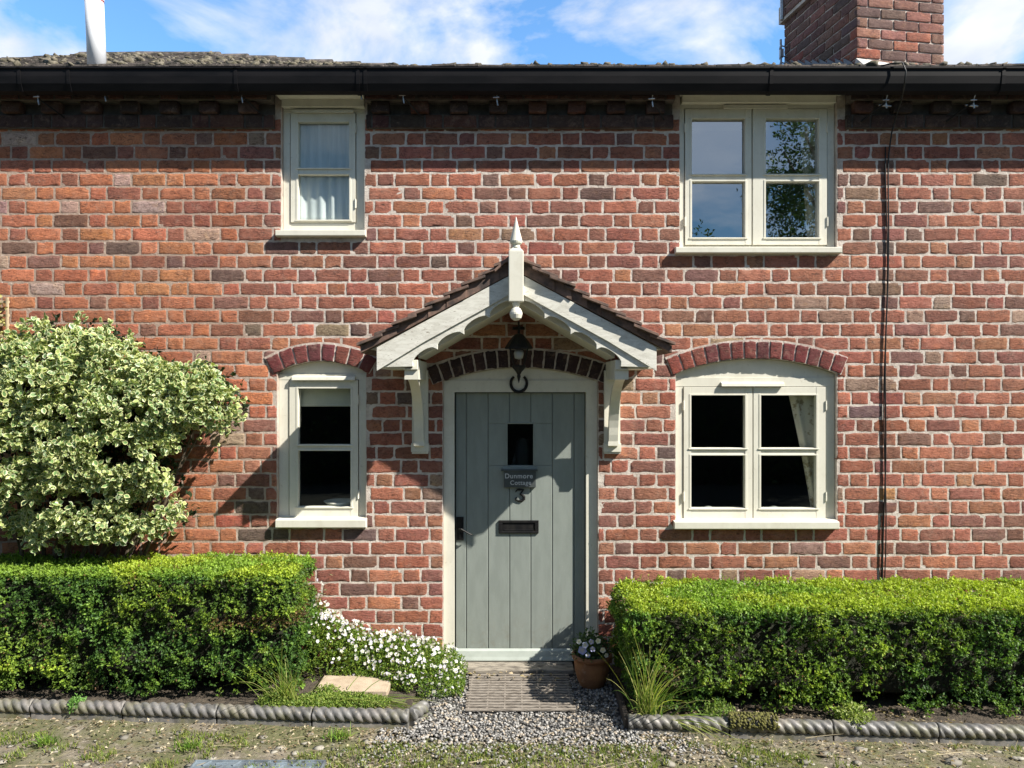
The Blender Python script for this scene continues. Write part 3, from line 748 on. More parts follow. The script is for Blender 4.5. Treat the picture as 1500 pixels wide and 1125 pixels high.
for k in range(2):
    ya, yb = YF - .05 + k * .30, YF - .05 + k * .30 + .29; lift = k * .0
    m_.prism([(XC - .15, 2.845 + lift), (XC, 2.985 + lift), (XC + .15, 2.845 + lift), (XC + .14, 2.832 + lift), (XC, 2.962 + lift), (XC - .14, 2.832 + lift)], ya, min(yb, .0))
m_.build('ridge_tiles', TILE, porch, .003)

# lantern hanging in the porch
lx, ly = .048, -.22; LZ = lambda p: PZ(p, ly)
LAN = empty('lantern', (lx, ly, LZ(500)), 'black iron lantern with opal globe hanging under the porch', 'lamp')
m_ = MB(); m_.tube([(lx, .0, LZ(478)), (lx, -.10, LZ(470)), (lx, ly, LZ(478)), (lx, ly, LZ(492))], .009, 8); m_.lathe([(0, 0), (.045, 0), (.045, .02), (0, .02)], (lx, -.012, LZ(480)), 12)
m_.build('arm', BLACK, LAN)
m_ = MB(); m_.lathe([(0, LZ(488)), (.03, LZ(490)), (.07, LZ(500)), (.098, LZ(509)), (.098, LZ(511)), (0, LZ(511))], (lx, ly, 0), 8); m_.build('hood', BLACK, LAN)
m_ = MB(); m_.lathe([(0, LZ(511)), (.03, LZ(513)), (.036, LZ(518)), (.028, LZ(525)), (0, LZ(527))], (lx, ly, 0), 16); m_.build('globe', OPAL, LAN, smooth=True)
m_ = MB(); m_.lathe([(0, LZ(535)), (.05, LZ(535)), (.048, LZ(538)), (.02, LZ(545)), (.011, LZ(549)), (.014, LZ(551)), (.008, LZ(556)), (.0, LZ(562))], (lx, ly, 0), 12)
for k in range(4):
    an = k * math.pi / 2 + .785; m_.tube([(lx + .09 * math.cos(an), ly + .09 * math.sin(an), LZ(510)), (lx + .046 * math.cos(an), ly + .046 * math.sin(an), LZ(536))], .005, 6)
m_.build('cage', BLACK, LAN)

# ------------------------------------------------------------------ main roof
def roofz(x, d):       # d = distance behind the eave
    t = min(max((x + 3.4) / 2.4, 0), 1)
    pitch = .468 * (1 - t) + .408 * t
    return 4.335 + .012 * math.sin(x * 1.3) * 0 + d * pitch
m_ = MB()
for xx in np.linspace(XL - .3, XR + .3, 24)[:-1]:
    w_ = (XR - XL + .6) / 23; a, b = xx, xx + w_
    m_.add([(a, -.16, roofz(a, .04) - .05), (b, -.16, roofz(b, .04) - .05), (b, 2.5, roofz(b, 2.7) - .05), (a, 2.5, roofz(a, 2.7) - .05), (a, 5.2, roofz(a, 0) - .05), (b, 5.2, roofz(b, 0) - .05)], [(0, 1, 2, 3), (3, 2, 5, 4)])
m_.box(XL - .3, XR + .3, -.17, -.145, 4.20, 4.325)
roof = m_.build('roof', SLATEB, COT)
rt = MB(); d = .0; row = 0
while d < 2.72:
    x = XL - .3 + (.085 if row % 2 else 0)
    while x < XR + .3:
        za = roofz(x, d); zb_ = roofz(x, d + .16); j = rng.uniform(0, .010); ln = .16; dd = rng.uniform(-.01, .01); tl = rng.uniform(-.006, .006)
        ya, yb = -.2 + d + dd, -.2 + d + ln + dd
        th = .014
        rt.add([(x, ya, za + j), (x + .162, ya, za + j + tl), (x + .162, yb, zb_ - .004 + tl), (x, yb, zb_ - .004), (x, ya, za + j + th), (x + .162, ya, za + j + th + tl), (x + .162, yb, zb_ + .004 + tl), (x, yb, zb_ + .004)],
               [(0, 1, 2, 3), (4, 5, 6, 7), (0, 1, 5, 4), (1, 2, 6, 5), (2, 3, 7, 6), (3, 0, 4, 7)])
        x += .168
    d += .105; row += 1
rt.build('roof_tiles', RTILE, roof)
m_ = MB(); k = 0; x = XL - .3
while x < XR + .3:
    zz = roofz(x, 2.7) + .0; m_.tube([(x, 2.52, zz - .04 + rng.uniform(-.006, .006)), (x + .29, 2.52, zz - .04)], .085, 12); x += .30
m_.build('ridge_tiles', RTILE, roof)
# moss cushions
ico = None
import bmesh
bm = bmesh.new(); bmesh.ops.create_icosphere(bm, subdivisions=1, radius=1); ICOV = np.array([v.co[:] for v in bm.verts]); ICOF = np.array([[v.index for v in f.verts] for f in bm.faces]); bm.free()
def blobs(name, C_, S_, mat, parent=None, col=None, jit=.25, rot=True):
    n = len(C_); nv = len(ICOV); V = np.repeat(ICOV[None], n, 0) * (1 + rng.normal(0, jit, (n, nv, 1)))
    V = V * S_[:, None, :]
    if rot:
        a = rng.uniform(0, 2 * np.pi, n); b = rng.normal(0, .5, n); ca, sa, cb, sb = np.cos(a), np.sin(a), np.cos(b), np.sin(b)
        x, y, z = V[..., 0].copy(), V[..., 1].copy(), V[..., 2].copy()
        y2 = y * cb[:, None] - z * sb[:, None]; z2 = y * sb[:, None] + z * cb[:, None]
        V[..., 0] = x * ca[:, None] - y2 * sa[:, None]; V[..., 1] = x * sa[:, None] + y2 * ca[:, None]; V[..., 2] = z2
    V = V + C_[:, None, :]
    Fc = ICOF[None] + (np.arange(n) * nv)[:, None, None]
    C4 = None if col is None else np.repeat(col, nv, 0)
    return arr_mesh(name, V.reshape(-1, 3), Fc.reshape(-1, 3), mat, C4, parent)
nM = 900; xs = rng.uniform(XL, XR, nM); ds = rng.uniform(0, 2.6, nM); keep = (xs < -1.0) | (rng.random(nM) < .45)
xs, ds = xs[keep], ds[keep]
Cm = np.array([(x, -.2 + d, roofz(x, d) + .016) for x, d in zip(xs, ds)]); s0 = rng.uniform(.010, .034, len(xs))
blobs('moss', Cm, np.stack([s0 * 1.5, s0 * 1.3, s0 * .7], -1), MOSSM, roof)['kind'] = 'stuff'

# gutter
m_ = MB(); prof = [(-.15, 4.305), (-.15, 4.20), (-.17, 4.155), (-.20, 4.14), (-.235, 4.155), (-.255, 4.20), (-.262, 4.25), (-.262, 4.296), (-.272, 4.300), (-.272, 4.312), (-.250, 4.312), (-.250, 4.25), (-.243, 4.205), (-.225, 4.168), (-.20, 4.153), (-.175, 4.166), (-.160, 4.205), (-.160, 4.305)]
prof = [(a, b - .001 if b < 4.19 else b) for a, b in prof]; m_.prism(prof, XL - .2, XR + .2, 'x')
gut = m_.build('gutter', GUTM, COT, smooth=False)
for px in (28, 100, 345, 524, 535, 1130, 1470):     # unions and clips
    x = PX(px, -.26); c2 = [(a * 1.0 - .004 if a < -.2 else a + .003, b - .004 if b < 4.25 else b + .002) for a, b in prof[:9]]
    c3 = c2 + [(-.20, 4.31)]
    q = MB(); q.prism(c3, x - .012, x + .012, 'x'); q.build('gutter_clip', GUTM, gut)
# galvanised hooks under the gutter, iron stays back to the wall
for px, py in ((57, 145), (155, 140), (355, 142), (529, 137), (591, 143), (728, 146), (955, 148), (1297, 150), (1425, 150)):
    x = PX(px, -.17); zz = PZ(py, -.17); q = MB()
    q.tube([(x, -.20, 4.142), (x, -.185, zz + .02), (x, -.175, zz - .035)], .0035, 6); q.tube([(x - .028, -.19, zz + .008), (x + .016, -.19, zz + .010)], .0045, 6)
    q.tube([(x, -.178, zz - .01), (x + .006, -.178, zz - .045)], .006, 6)
    q.build('gutter_hook', STEEL, gut)
    if px in (57, 355, 591, 955): 
        q = MB(); s = 1
        q.tube([(x, -.18, zz + .0), (x + s * .11, -.05, zz - .09)], .006, 6); q.build('gutter_stay', BLACK, gut)
    if px in (1297, 1425):
        q = MB(); q.tube([(x, -.18, zz), (x - .12, -.05, zz - .095)], .007, 6); q.build('gutter_stay', BLACK, gut)
        q = MB(); q.tube([(x - .03, -.13, zz - .005), (x + .06, -.13, zz - .012)], .007, 6); q.build('gutter_hook', STEEL, gut)

# flue
fy_ = -.05; fxp = PX(142, fy_)
m_ = MB(); m_.tube([(fxp + .002, fy_, 4.375), (fxp - .02, fy_, 4.89)], .063, 24)
flue = m_.build('flue_pipe', WHITEP, COT, smooth=False); 
for p in flue.data.polygons: p.use_smooth = len(p.vertices) == 4
m_ = MB(); m_.tube([(fxp - .0185, fy_, 4.868), (fxp - .0193, fy_, 4.878)], .0642, 24); m_.build('red_band', REDP, flue)
m_ = MB(); m_.tube([(fxp - .02, fy_, 4.885), (fxp - .034, fy_, 5.30)], .0655, 24); m_.tube([(fxp - .034, fy_, 5.30), (fxp - .035, fy_, 5.33)], .085, 24); m_.build('flue_top', WHITEP, flue)
m_ = MB(); m_.lathe([(.064, 4.395), (.075, 4.36), (.12, 4.325), (.12, 4.31)], (fxp, fy_, 0), 20); m_.build('flue_collar', LEAD, flue)

# chimney, turned a little
TH = R(9.5); ux = Vector((math.cos(TH), math.sin(TH), 0)); uy = Vector((-math.sin(TH), math.cos(TH), 0)); C0 = Vector((2.985, 1.0, 0)); WF, WS = .845, 1.20
def cp(a, b, z): p = C0 + ux * a + uy * b; return (p.x, p.y, z)
def cbox(mb, a0, a1, b0, b1, z0, z1):
    vv = [cp(a, b, z) for a in (a0, a1) for b in (b0, b1) for z in (z0, z1)]
    mb.add(vv, [(0, 1, 3, 2), (4, 6, 7, 5), (0, 4, 5, 1), (2, 3, 7, 6), (0, 2, 6, 4), (1, 5, 7, 3)])
m_ = MB(); cbox(m_, .008, WF - .008, .008, WS - .008, 4.3, 5.78); cbox(m_, -.04, WF + .04, -.04, WS + .04, 5.79, 5.96); cbox(m_, -.012, WF + .012, -.012, WS + .012, 5.96, 6.15)
chim = m_.build('chimney', MORTAR, COT); chim['label'] = 'square red brick chimney stack with lead flashing'
cb = Bricks(); z = 4.70; row = 0; ch = .0895
nF, nS = -uy, -ux
while z < 6.1:
    off = -.05 if 5.78 < z < 5.97 else 0
    for face in range(4):
        Lf = WF if face in (0, 2) else WS
        x = -(.125 if row % 2 == (face % 2) else 0) - rng.uniform(0, .01)
        while x < Lf:
            a, b = max(x, 0), min(x + .232, Lf); x += .245
            if b - a < .035: continue
            c = (a + b) / 2
            if face == 0: o_, e_, n_ = cp(c, off, z), ux, -uy
            elif face == 1: o_, e_, n_ = cp(off, c, z), -uy, -ux
            elif face == 2: o_, e_, n_ = cp(c, WS - off, z), -ux, uy
            else: o_, e_, n_ = cp(WF - off, c, z), uy, ux
            if face > 1 and z < 4.6: continue
            cb.add(o_, e_[:], ez, n_[:], b - a, ch - .013, pick(PALC), .03, nu=5, nv=3, rough=.7)
    z += ch; row += 1
cb.build('brickwork', chim)
m_ = MB()   # stepped lead flashing down the left side
for k in range(9):
    b0 = .02 + k * .125; zb_ = 4.335 + (1.0 + .2 + b0) * .408
    vv = [cp(-.012, b0, zb_ - .10), cp(-.012, b0 + .15, zb_ - .05), cp(-.016, b0 + .15, zb_ + .16), cp(-.014, b0 + .03, zb_ + .07)]
    vv2 = [(v[0] + .006, v[1], v[2]) for v in vv]
    m_.add(vv + vv2, [(0, 1, 2, 3), (4, 5, 6, 7), (0, 1, 5, 4), (1, 2, 6, 5), (2, 3, 7, 6), (3, 0, 4, 7)])
m_.build('flashing', LEAD, chim)
m_ = MB(); zf = 4.335 + 1.2 * .408
vv = [cp(-.03, -.16, zf - .04), cp(WF + .02, -.16, zf - .06), cp(WF + .02, -.016, zf + .035), cp(-.02, -.016, zf + .09), cp(-.03, .05, zf - .08), cp(WF + .02, .05, zf - .08)]
m_.add(vv, [(0, 1, 2, 3), (0, 3, 4), (1, 5, 2), (2, 3, 4, 5), (0, 1, 5, 4)])
m_.build('flaunching', FLAUNCH, chim, .004)
m_ = MB()   # aerial bracket on the back left corner
bq = cp(-.02, WS - .05, 0); bx_, by_ = bq[0], bq[1]
for zz in (5.35, 5.42, 5.52): m_.tube([(bx_ + .03, by_, zz), (bx_ - .05, by_, zz + .02), (bx_ - .055, by_, zz - .02)], .008, 6)
m_.tube([(bx_ - .04, by_, 5.30), (bx_ - .045, by_, 5.60)], .012, 8); m_.box(bx_ - .055, bx_ - .02, by_ - .02, by_ + .02, 5.42, 5.50)
m_.tube([(bx_ - .03, by_, 5.80), (bx_ - .03, by_, 6.2)], .022, 8)
m_.build('aerial_bracket', STEEL, chim)

# cable down the wall
m_ = MB()
pts_ = [P(1290, 97, -.20), P(1305, 93, -.27), P(1322, 92, -.30), P(1327, 104, -.31), P(1325, 122, -.30), P(1321, 145, -.16), P(1313, 170, -.08), P(1306, 195, -.03), P(1302, 225, -.012)]
for y_ in range(250, 940, 30): pts_.append(P(1302 - (y_ - 250) * .014 + 1.3 * math.sin(y_ * .021), y_, -.012))
m_.tube(pts_, .0055, 8)
pp = []
for y_ in range(215, 940, 30): pp.append(P(1299 - (y_ - 225) * .006 + 2.2 * math.sin(y_ * .017 + 1), y_, -.010))
m_.tube(pp, .0045, 8)
tag(m_.build('cable', CABLEM, None, smooth=True), 'thin black cable looped over the gutter and running down the right wall', 'cable')

# ------------------------------------------------------------------ things seen through the glass
def curtain(name, x0a, x1a, x0b, x1b, z0, z1, y, folds, mat, label, parent=None, amp=.018):
    nu_, nv_ = 60, 14; V = []
    for j in range(nv_ + 1):
        t = j / nv_; a = x0b + (x0a - x0b) * t ** 1.2; b = x1b + (x1a - x1b) * t; z = z0 + (z1 - z0) * t
        for i in range(nu_ + 1):
            s = i / nu_; V.append((a + (b - a) * s, y + amp * math.sin(s * folds * 6.28 + t * 1.2) * (1 - .3 * t) + .006 * math.sin(s * 23 + 2), z))
    I = np.arange(len(V)).reshape(nv_ + 1, nu_ + 1); qq = np.stack([I[:-1, :-1], I[:-1, 1:], I[1:, 1:], I[1:, :-1]], -1).reshape(-1, 4)
    ob = arr_mesh(name, V, qq, mat, None, None, True); sol = ob.modifiers.new('s', 'SOLIDIFY'); sol.thickness = .003
    return tag(ob, label, 'curtain')
yy = .098
curtain('net_curtain', PX(430, yy), PX(520, yy), PX(430, yy), PX(520, yy), PZ(330, yy), PZ(150, yy), yy, 6, NET, 'pale net curtain hanging behind the small upstairs window', None, .008)
curtain('curtain', PX(1165, .2), PX(1215, .2), PX(1176, .2), PX(1215, .2), PZ(355, .2), PZ(170, .2), .115, 3, CURT, 'drawn-back curtain behind the wide upstairs window', None, .012)
curtain('curtain', PX(1146, .2), PX(1205, .2), PX(1183, .2), PX(1205, .2), PZ(752, .2), PZ(560, .2), .115, 3, CURT, 'floral drawn-back curtain behind the wide downstairs window', None, .012)
def blind(x0, x1, y0, y1, mat, label):
    q = MB(); yb = .125; q.box(PX(x0, yb), PX(x1, yb), yb, yb + .006, PZ(y1, yb), PZ(y0, yb)); q.tube([(PX(x0, yb), yb + .003, PZ(y1, yb)), (PX(x1, yb), yb + .003, PZ(y1, yb))], .008, 8)
    tag(q.build('blind_reflection_sheet', mat), label, 'blind')
blind(430, 520, 150, 194, BLINDG, 'grey blind rolled down a little in the small upstairs window')
blind(1006, 1208, 150, 190, BLINDG, 'grey sheet standing in for the gutter reflection atop the wide upstairs window')  # sheet painted in for the dark gutter reflection in these panes
blind(430, 520, 540, 594, BLIND, 'cream blind at the top of the narrow arched downstairs window')
yy = .20; q = MB(); bx_ = PX(500, yy); zb_ = PZ(747, yy)
q.lathe([(0, 0), (.05, 0), (.06, .01), (.10, .035), (.125, .062), (.118, .062), (.09, .035), (.05, .014), (0, .012)], (bx_, yy - .02, zb_ + .012), 28)
tag(q.build('bowl', BLIND, smooth=True), 'pale bowl on the inner sill of the narrow downstairs window', 'bowl')
for px, w_ in ((1038, 'left'), (1134, 'right')):
    q = MB(); q.lathe([(0, 0), (.048, 0), (.05, .012), (.036, .026), (.015, .034), (0, .036)], (PX(px, .14), .14, PZ(748, .14)), 20)
    tag(q.build('dish_ornament', OPAL, smooth=True), 'small white domed ornament behind the lower %s pane of the wide downstairs window' % w_, 'ornament')
for key in ('LL', 'LR', 'UL', 'UR'):
    q = MB(); o = OPN[key]; q.box(o['x0'] + .003, o['x1'] - .003, .131, .34, o['z0'] + .002, o['z0'] + .05); q.build('inner_sill', PAINT, WIN[key], .003)
# coats and bags hung inside the door
q = MB(); xx, zz, yb = PX(765, .4), PZ(660, .4), .42
q.lathe([(.02, .10), (.045, .07), (.055, 0), (.06, -.12), (.03, -.14), (0, -.14)], (xx, yb, zz), 14); q.tube([(xx - .03, yb, zz + .02), (xx - .09, yb - .02, zz - .16)], .014, 8); q.tube([(xx + .04, yb, zz + .09), (xx + .02, yb - .02, zz - .14)], .01, 8)
tag(q.build('hanging_coat', BLINDG, smooth=True), 'grey coat hanging in the dark behind the door pane', 'coat')

# ------------------------------------------------------------------ foliage tools
def unit(a): return a / np.maximum(np.linalg.norm(a, axis=-1, keepdims=True), 1e-9)
def leaf_mesh(name, Pp, Dd, size, col, mat, parent=None, width=.5, fold=.12, variegated=None, Nn=None):
    """Pp base points, Dd unit directions, size lengths, col per-leaf colours"""
    n = len(Pp); rv = unit(rng.normal(size=(n, 3))) if Nn is None else unit(Nn + rng.normal(0, .45, (n, 3)))
    S = unit(np.cross(Dd, rv)); Nn_ = np.cross(S, Dd); l = size[:, None]
    if variegated is None:
        V = np.stack([Pp, Pp + Dd * l * .45 + S * l * width / 2 + Nn_ * l * fold, Pp + Dd * l - Nn_ * l * .05, Pp + Dd * l * .45 - S * l * width / 2 + Nn_ * l * fold], 1)
        Fc = np.array([[0, 1, 2], [0, 2, 3]])[None] + (np.arange(n) * 4)[:, None, None]
        C_ = np.repeat(col, 4, 0)
        return arr_mesh(name, V.reshape(-1, 3), Fc.reshape(-1, 3), mat, C_, parent)
    prof = [(0, 0), (.28, .30), (.62, .34), (1.0, 0), (.62, -.34), (.28, -.30)]
    inn = [(.12, 0), (.32, .15), (.58, .17), (.82, 0), (.58, -.17), (.32, -.15)]
    V = [Pp + Dd * l * a + S * l * b * width * 1.5 + Nn_ * l * (fold * abs(b) * 2) for a, b in prof] + [Pp + Dd * l * a + S * l * b * width * 1.5 + Nn_ * l * (fold * abs(b) * 2 - .01) for a, b in inn]
    V = np.stack(V, 1)
    f = [[i, (i + 1) % 6, 6 + (i + 1) % 6, 6 + i] for i in range(6)] + [[6, 7, 8, 11], [8, 9, 10, 11]]
    Fc = np.array(f)[None] + (np.arange(n) * 12)[:, None, None]
    C_ = np.empty((n, 12, 3)); C_[:, :6] = col[:, None]; C_[:, 6:] = variegated[:, None]
    # crisp margin: centre vertices only
    return arr_mesh(name, V.reshape(-1, 3), Fc.reshape(-1, 4), mat, C_.reshape(-1, 3), parent)
def lump(x, y, z, s, seed): return noise.noise((x * s + seed, y * s, z * s))

def sprigs(base, nrm, n_leaf, lsize, spread, upbias=.25):
    """each sprig: a short shoot with n_leaf leaves"""
    n = len(base); ax = unit(nrm + np.array([0, 0, upbias]) + rng.normal(0, spread, (n, 3)))
    t = rng.uniform(0, 1, (n, n_leaf)); L_ = rng.uniform(.5, 1.2, (n, 1)) * lsize * 2.2
    p = base[:, None] + ax[:, None] * (t * L_)[..., None] + rng.normal(0, lsize * .12, (n, n_leaf, 3))
    d = unit(ax[:, None] * .55 + rng.normal(0, .75, (n, n_leaf, 3)))
    return p.reshape(-1, 3), d.reshape(-1, 3), ax

def hedge(name, x0, x1, yb, yf_, z0, z1, label, seed, holes, n_s, endtaper=0, lowskirt=None):
    T = empty(name, ((x0 + x1) / 2, (yb + yf_) / 2, 0), label, 'hedge')
    W, Dp, Hh = x1 - x0, yb - yf_, z1 - z0
    areas = np.array([W * Hh * 1.0, W * Dp * 1.25, Dp * Hh, Dp * Hh, W * Hh * .25]); cnt = (n_s * areas / areas.sum()).astype(int)
    PPs, NNs, TOPs = [], [], []
    for f, c in enumerate(cnt):
        u = rng.uniform(0, 1, c); v = rng.uniform(0, 1, c)
        if f == 0: p = np.stack([x0 + u * W, np.full(c, yf_), z0 + v * Hh], -1); nn = np.tile([0, -1., 0], (c, 1))
        elif f == 1: p = np.stack([x0 + u * W, yf_ + v * Dp, np.full(c, z1)], -1); nn = np.tile([0, 0, 1.], (c, 1))
        elif f == 2: p = np.stack([np.full(c, x0), yf_ + u * Dp, z0 + v * Hh], -1); nn = np.tile([-1., 0, 0], (c, 1))
        elif f == 3: p = np.stack([np.full(c, x1), yf_ + u * Dp, z0 + v * Hh], -1); nn = np.tile([1., 0, 0], (c, 1))
        else: p = np.stack([x0 + u * W, np.full(c, yb), z0 + v * Hh], -1); nn = np.tile([0, 1., 0], (c, 1))
        PPs.append(p); NNs.append(nn)
    p = np.vstack(PPs); nn = np.vstack(NNs)
    # round the box edges
    c0 = np.array([x0 + .10, yf_ + .10, z0 + .06]); c1 = np.array([x1 - .10, yb - .08, z1 - .07])
    q = np.clip(p, c0, c1); dv = p - q; r = np.linalg.norm(dv, axis=1, keepdims=True); dirn = np.where(r > 1e-5, dv / np.maximum(r, 1e-5), nn)
    p = q + dirn * np.minimum(r, .085 + 0 * r) ; nn = unit(nn * .5 + dirn)
    l1 = np.array([lump(a, b, c, 5.0, seed) for a, b, c in p]); l2 = np.array([lump(a, b, c, 14., seed + 9) for a, b, c in p]); l3 = np.array([lump(a, b, c, 30., seed + 4) for a, b, c in p])
    topf = np.clip(nn[:, 2], 0, 1)
    amp = .075 * (1 - .65 * topf)
    off = l1 * amp + l2 * .040 * (1 - .45 * topf) + l3 * .018
    depth = rng.exponential(.014, len(p))
    p = p + nn * (off - depth)[:, None]
    # ragged underside, with some low skirts of growth
    low = z0 + .05 + np.array([noise.noise((a * 3.1, seed, 0)) for a in p[:, 0]]) * .09 - (l2 * .04)
    keep = (p[:, 2] > low) | (rng.random(len(p)) < .12)
    # dark gaps between the branch clusters
    gap = (l2 + .5 * l1 < -.27) & (topf < .4) & (rng.random(len(p)) < .85)
    keep &= ~gap
    for (hx, hz, hr) in holes: keep &= ~((np.hypot(p[:, 0] - hx, (p[:, 2] - hz) * 1.2) < hr) & (topf < .5) & (rng.random(len(p)) < .8))
    p, nn, topf, l2, l1, depth = p[keep], nn[keep], topf[keep], l2[keep], l1[keep], depth[keep]
    NL = 7
    P_, D_, ax = sprigs(p, nn, NL, .0135, .35, .35)
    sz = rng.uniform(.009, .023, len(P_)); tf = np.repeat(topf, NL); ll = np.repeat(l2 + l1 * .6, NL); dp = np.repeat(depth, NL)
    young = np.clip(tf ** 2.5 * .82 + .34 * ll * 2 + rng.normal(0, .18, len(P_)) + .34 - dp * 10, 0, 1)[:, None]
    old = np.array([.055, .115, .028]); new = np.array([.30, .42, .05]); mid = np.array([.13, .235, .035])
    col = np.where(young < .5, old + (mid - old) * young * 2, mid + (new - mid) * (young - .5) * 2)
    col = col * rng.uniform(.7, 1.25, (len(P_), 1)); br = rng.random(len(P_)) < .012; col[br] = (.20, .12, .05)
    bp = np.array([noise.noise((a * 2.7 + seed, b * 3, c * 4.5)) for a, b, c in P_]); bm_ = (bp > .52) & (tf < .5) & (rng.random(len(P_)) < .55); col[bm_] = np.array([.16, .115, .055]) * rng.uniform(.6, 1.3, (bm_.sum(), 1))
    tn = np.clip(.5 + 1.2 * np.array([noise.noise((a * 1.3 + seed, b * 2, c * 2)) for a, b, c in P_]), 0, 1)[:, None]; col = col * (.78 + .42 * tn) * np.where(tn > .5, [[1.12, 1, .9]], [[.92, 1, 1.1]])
    k9 = 260; sx = rng.uniform(x0 + .05, x1 - .05, k9); sy = rng.uniform(yf_ + .02, yb, k9); st = np.stack([sx, sy, np.full(k9, z1 - .01)], -1)
    t9 = np.tile(np.linspace(0, 1, 9), k9)[:, None]; ln9 = np.repeat(rng.uniform(.02, .07, k9), 9)[:, None]; dr9 = np.repeat(unit(rng.normal(0, .35, (k9, 3)) + np.array([0, -.1, 1.])), 9, 0)
    Ps = np.repeat(st, 9, 0) + dr9 * t9 * ln9; Ds = unit(dr9 + rng.normal(0, .7, Ps.shape))
    P_ = np.vstack([P_, Ps]); D_ = np.vstack([D_, Ds]); sz = np.append(sz, rng.uniform(.009, .018, len(Ps))); col = np.vstack([col, np.tile([.27, .40, .06], (len(Ps), 1)) * rng.uniform(.7, 1.2, (len(Ps), 1))])
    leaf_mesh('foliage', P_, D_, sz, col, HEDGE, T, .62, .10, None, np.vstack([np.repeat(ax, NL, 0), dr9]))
    # lumpy dark hull, painting in the shade inside the hedge
    nx_, ns_ = int(W / .05), 40; V = []
    ins = .105
    for i in range(nx_ + 1):
        x = x0 + ins + (W - 2 * ins) * i / nx_
        for k in range(ns_):
            a = 2 * math.pi * k / ns_; ca, sa = math.cos(a), math.sin(a); m__ = max(abs(ca), abs(sa)); e = .25
            yy_ = (yb + yf_) / 2 + (Dp / 2 - ins) * ca / m__ * (1 - e * 0); zz_ = (z0 + z1) / 2 + (Hh / 2 - ins) * sa / m__
            j = noise.noise((x * 8, yy_ * 8, zz_ * 8 + seed)) * .03
            V.append((x, yy_ + ca * j, max(zz_ + sa * j, .10)))
    I = np.arange(len(V)).reshape(nx_ + 1, ns_); qq = [(I[i, k], I[i, (k + 1) % ns_], I[i + 1, (k + 1) % ns_], I[i + 1, k]) for i in range(nx_) for k in range(ns_)]
    m2 = MB(); m2.add(V, [tuple(int(z) for z in f) for f in qq] + [tuple(int(z) for z in I[0]), tuple(int(z) for z in I[-1])]); m2.build('dark_core', CORE, T, smooth=True)
    x = x0 + .15
    while x < x1 - .1:
        yy_ = (yb + yf_) / 2 + rng.uniform(-.12, .08)
        m3 = MB()
        for k in range(4): m3.tube([(x, yy_, .0), (x + rng.uniform(-.05, .05), yy_ + rng.uniform(-.05, .05), .10), (x + rng.uniform(-.14, .14), yy_ + rng.uniform(-.12, .12), .26)], [.012, .009, .006], 6)
        x += rng.uniform(.22, .34); m3.build('stem', TWIG, T)
    return T
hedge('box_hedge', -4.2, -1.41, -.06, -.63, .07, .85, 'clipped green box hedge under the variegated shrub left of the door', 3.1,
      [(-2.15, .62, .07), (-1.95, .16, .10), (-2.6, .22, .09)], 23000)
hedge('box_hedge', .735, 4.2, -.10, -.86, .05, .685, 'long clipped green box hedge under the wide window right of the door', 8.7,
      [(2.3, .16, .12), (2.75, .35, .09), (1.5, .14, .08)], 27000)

# variegated shrub trained against the wall
SH = empty('variegated_shrub', (-3.1, -.2, 0), 'large cream and green variegated shrub spreading against the left wall', 'shrub')
blobs_ = []   # (px, py, rx, ry) in wall-parallel plane at y about -.3
for a in [(60, 570, 115, 70), (150, 555, 85, 52), (20, 640, 110, 95), (130, 645, 115, 75), (230, 600, 75, 50), (295, 600, 52, 40), (275, 562, 50, 25), (200, 560, 60, 35), (110, 512, 55, 28), (50, 520, 70, 32),
          (90, 715, 110, 45), (190, 700, 55, 40), (220, 735, 40, 28), (100, 770, 78, 20), (200, 782, 38, 18), (20, 765, 60, 18), (245, 640, 40, 22), (320, 590, 24, 24), (150, 670, 90, 40)]:
    blobs_.append(a)
NV = 10500; Pp = []; Nn = []
areas = np.array([a[2] * a[3] for a in blobs_], float); cnts = (NV * areas ** .85 / (areas ** .85).sum()).astype(int)
for (cx_, cy_, rx, ry), c in zip(blobs_, cnts):
    yc_ = -.20 - .10 * min(1, rx / 100) ; cpos = np.array(P(cx_, cy_, yc_ - .08)); R3 = np.array([rx / 215, .06 + .16 * min(1, ry / 80), ry / 215])
    d_ = unit(rng.normal(size=(c, 3)) * np.array([1, 1.0, 1])); d_[:, 1] = -np.abs(d_[:, 1]) * np.where(rng.random(c) < .8, 1, -1)
    rr = rng.uniform(.72, 1.0, (c, 1)) ** .6
    pp_ = cpos + d_ * R3 * rr
    lm = np.array([lump(a, b, c2, 5.5, 20) for a, b, c2 in pp_]); pp_ = pp_ + d_ * (lm * .12)[:, None]
    Pp.append(pp_); Nn.append(unit(d_ / R3 * .1 + d_))
Pp = np.vstack(Pp); Nn = np.vstack(Nn)
pxs = Pp[:, 0] / (Pp[:, 1] + 5.5) * F + 750; pys = 562.5 - (Pp[:, 2] - 2.1) / (Pp[:, 1] + 5.5) * F
keep = Pp[:, 1] < -.02
for (hx, hy, hr) in ((165, 668, 30), (232, 668, 26), (205, 745, 24), (270, 640, 16), (110, 735, 24), (60, 740, 18), (195, 618, 12), (240, 690, 14), (30, 735, 15)): keep &= ~((np.hypot(pxs - hx, (pys - hy) * 1.5) < hr) & (rng.random(len(Pp)) < .93))
Pp, Nn = Pp[keep], Nn[keep]
shade = np.array([noise.noise((a * 3.6 + 30, b * 5, c2 * 12)) for a, b, c2 in Pp]); keep = (shade > -.11) | (rng.random(len(Pp)) < .12); Pp, Nn = Pp[keep], Nn[keep]
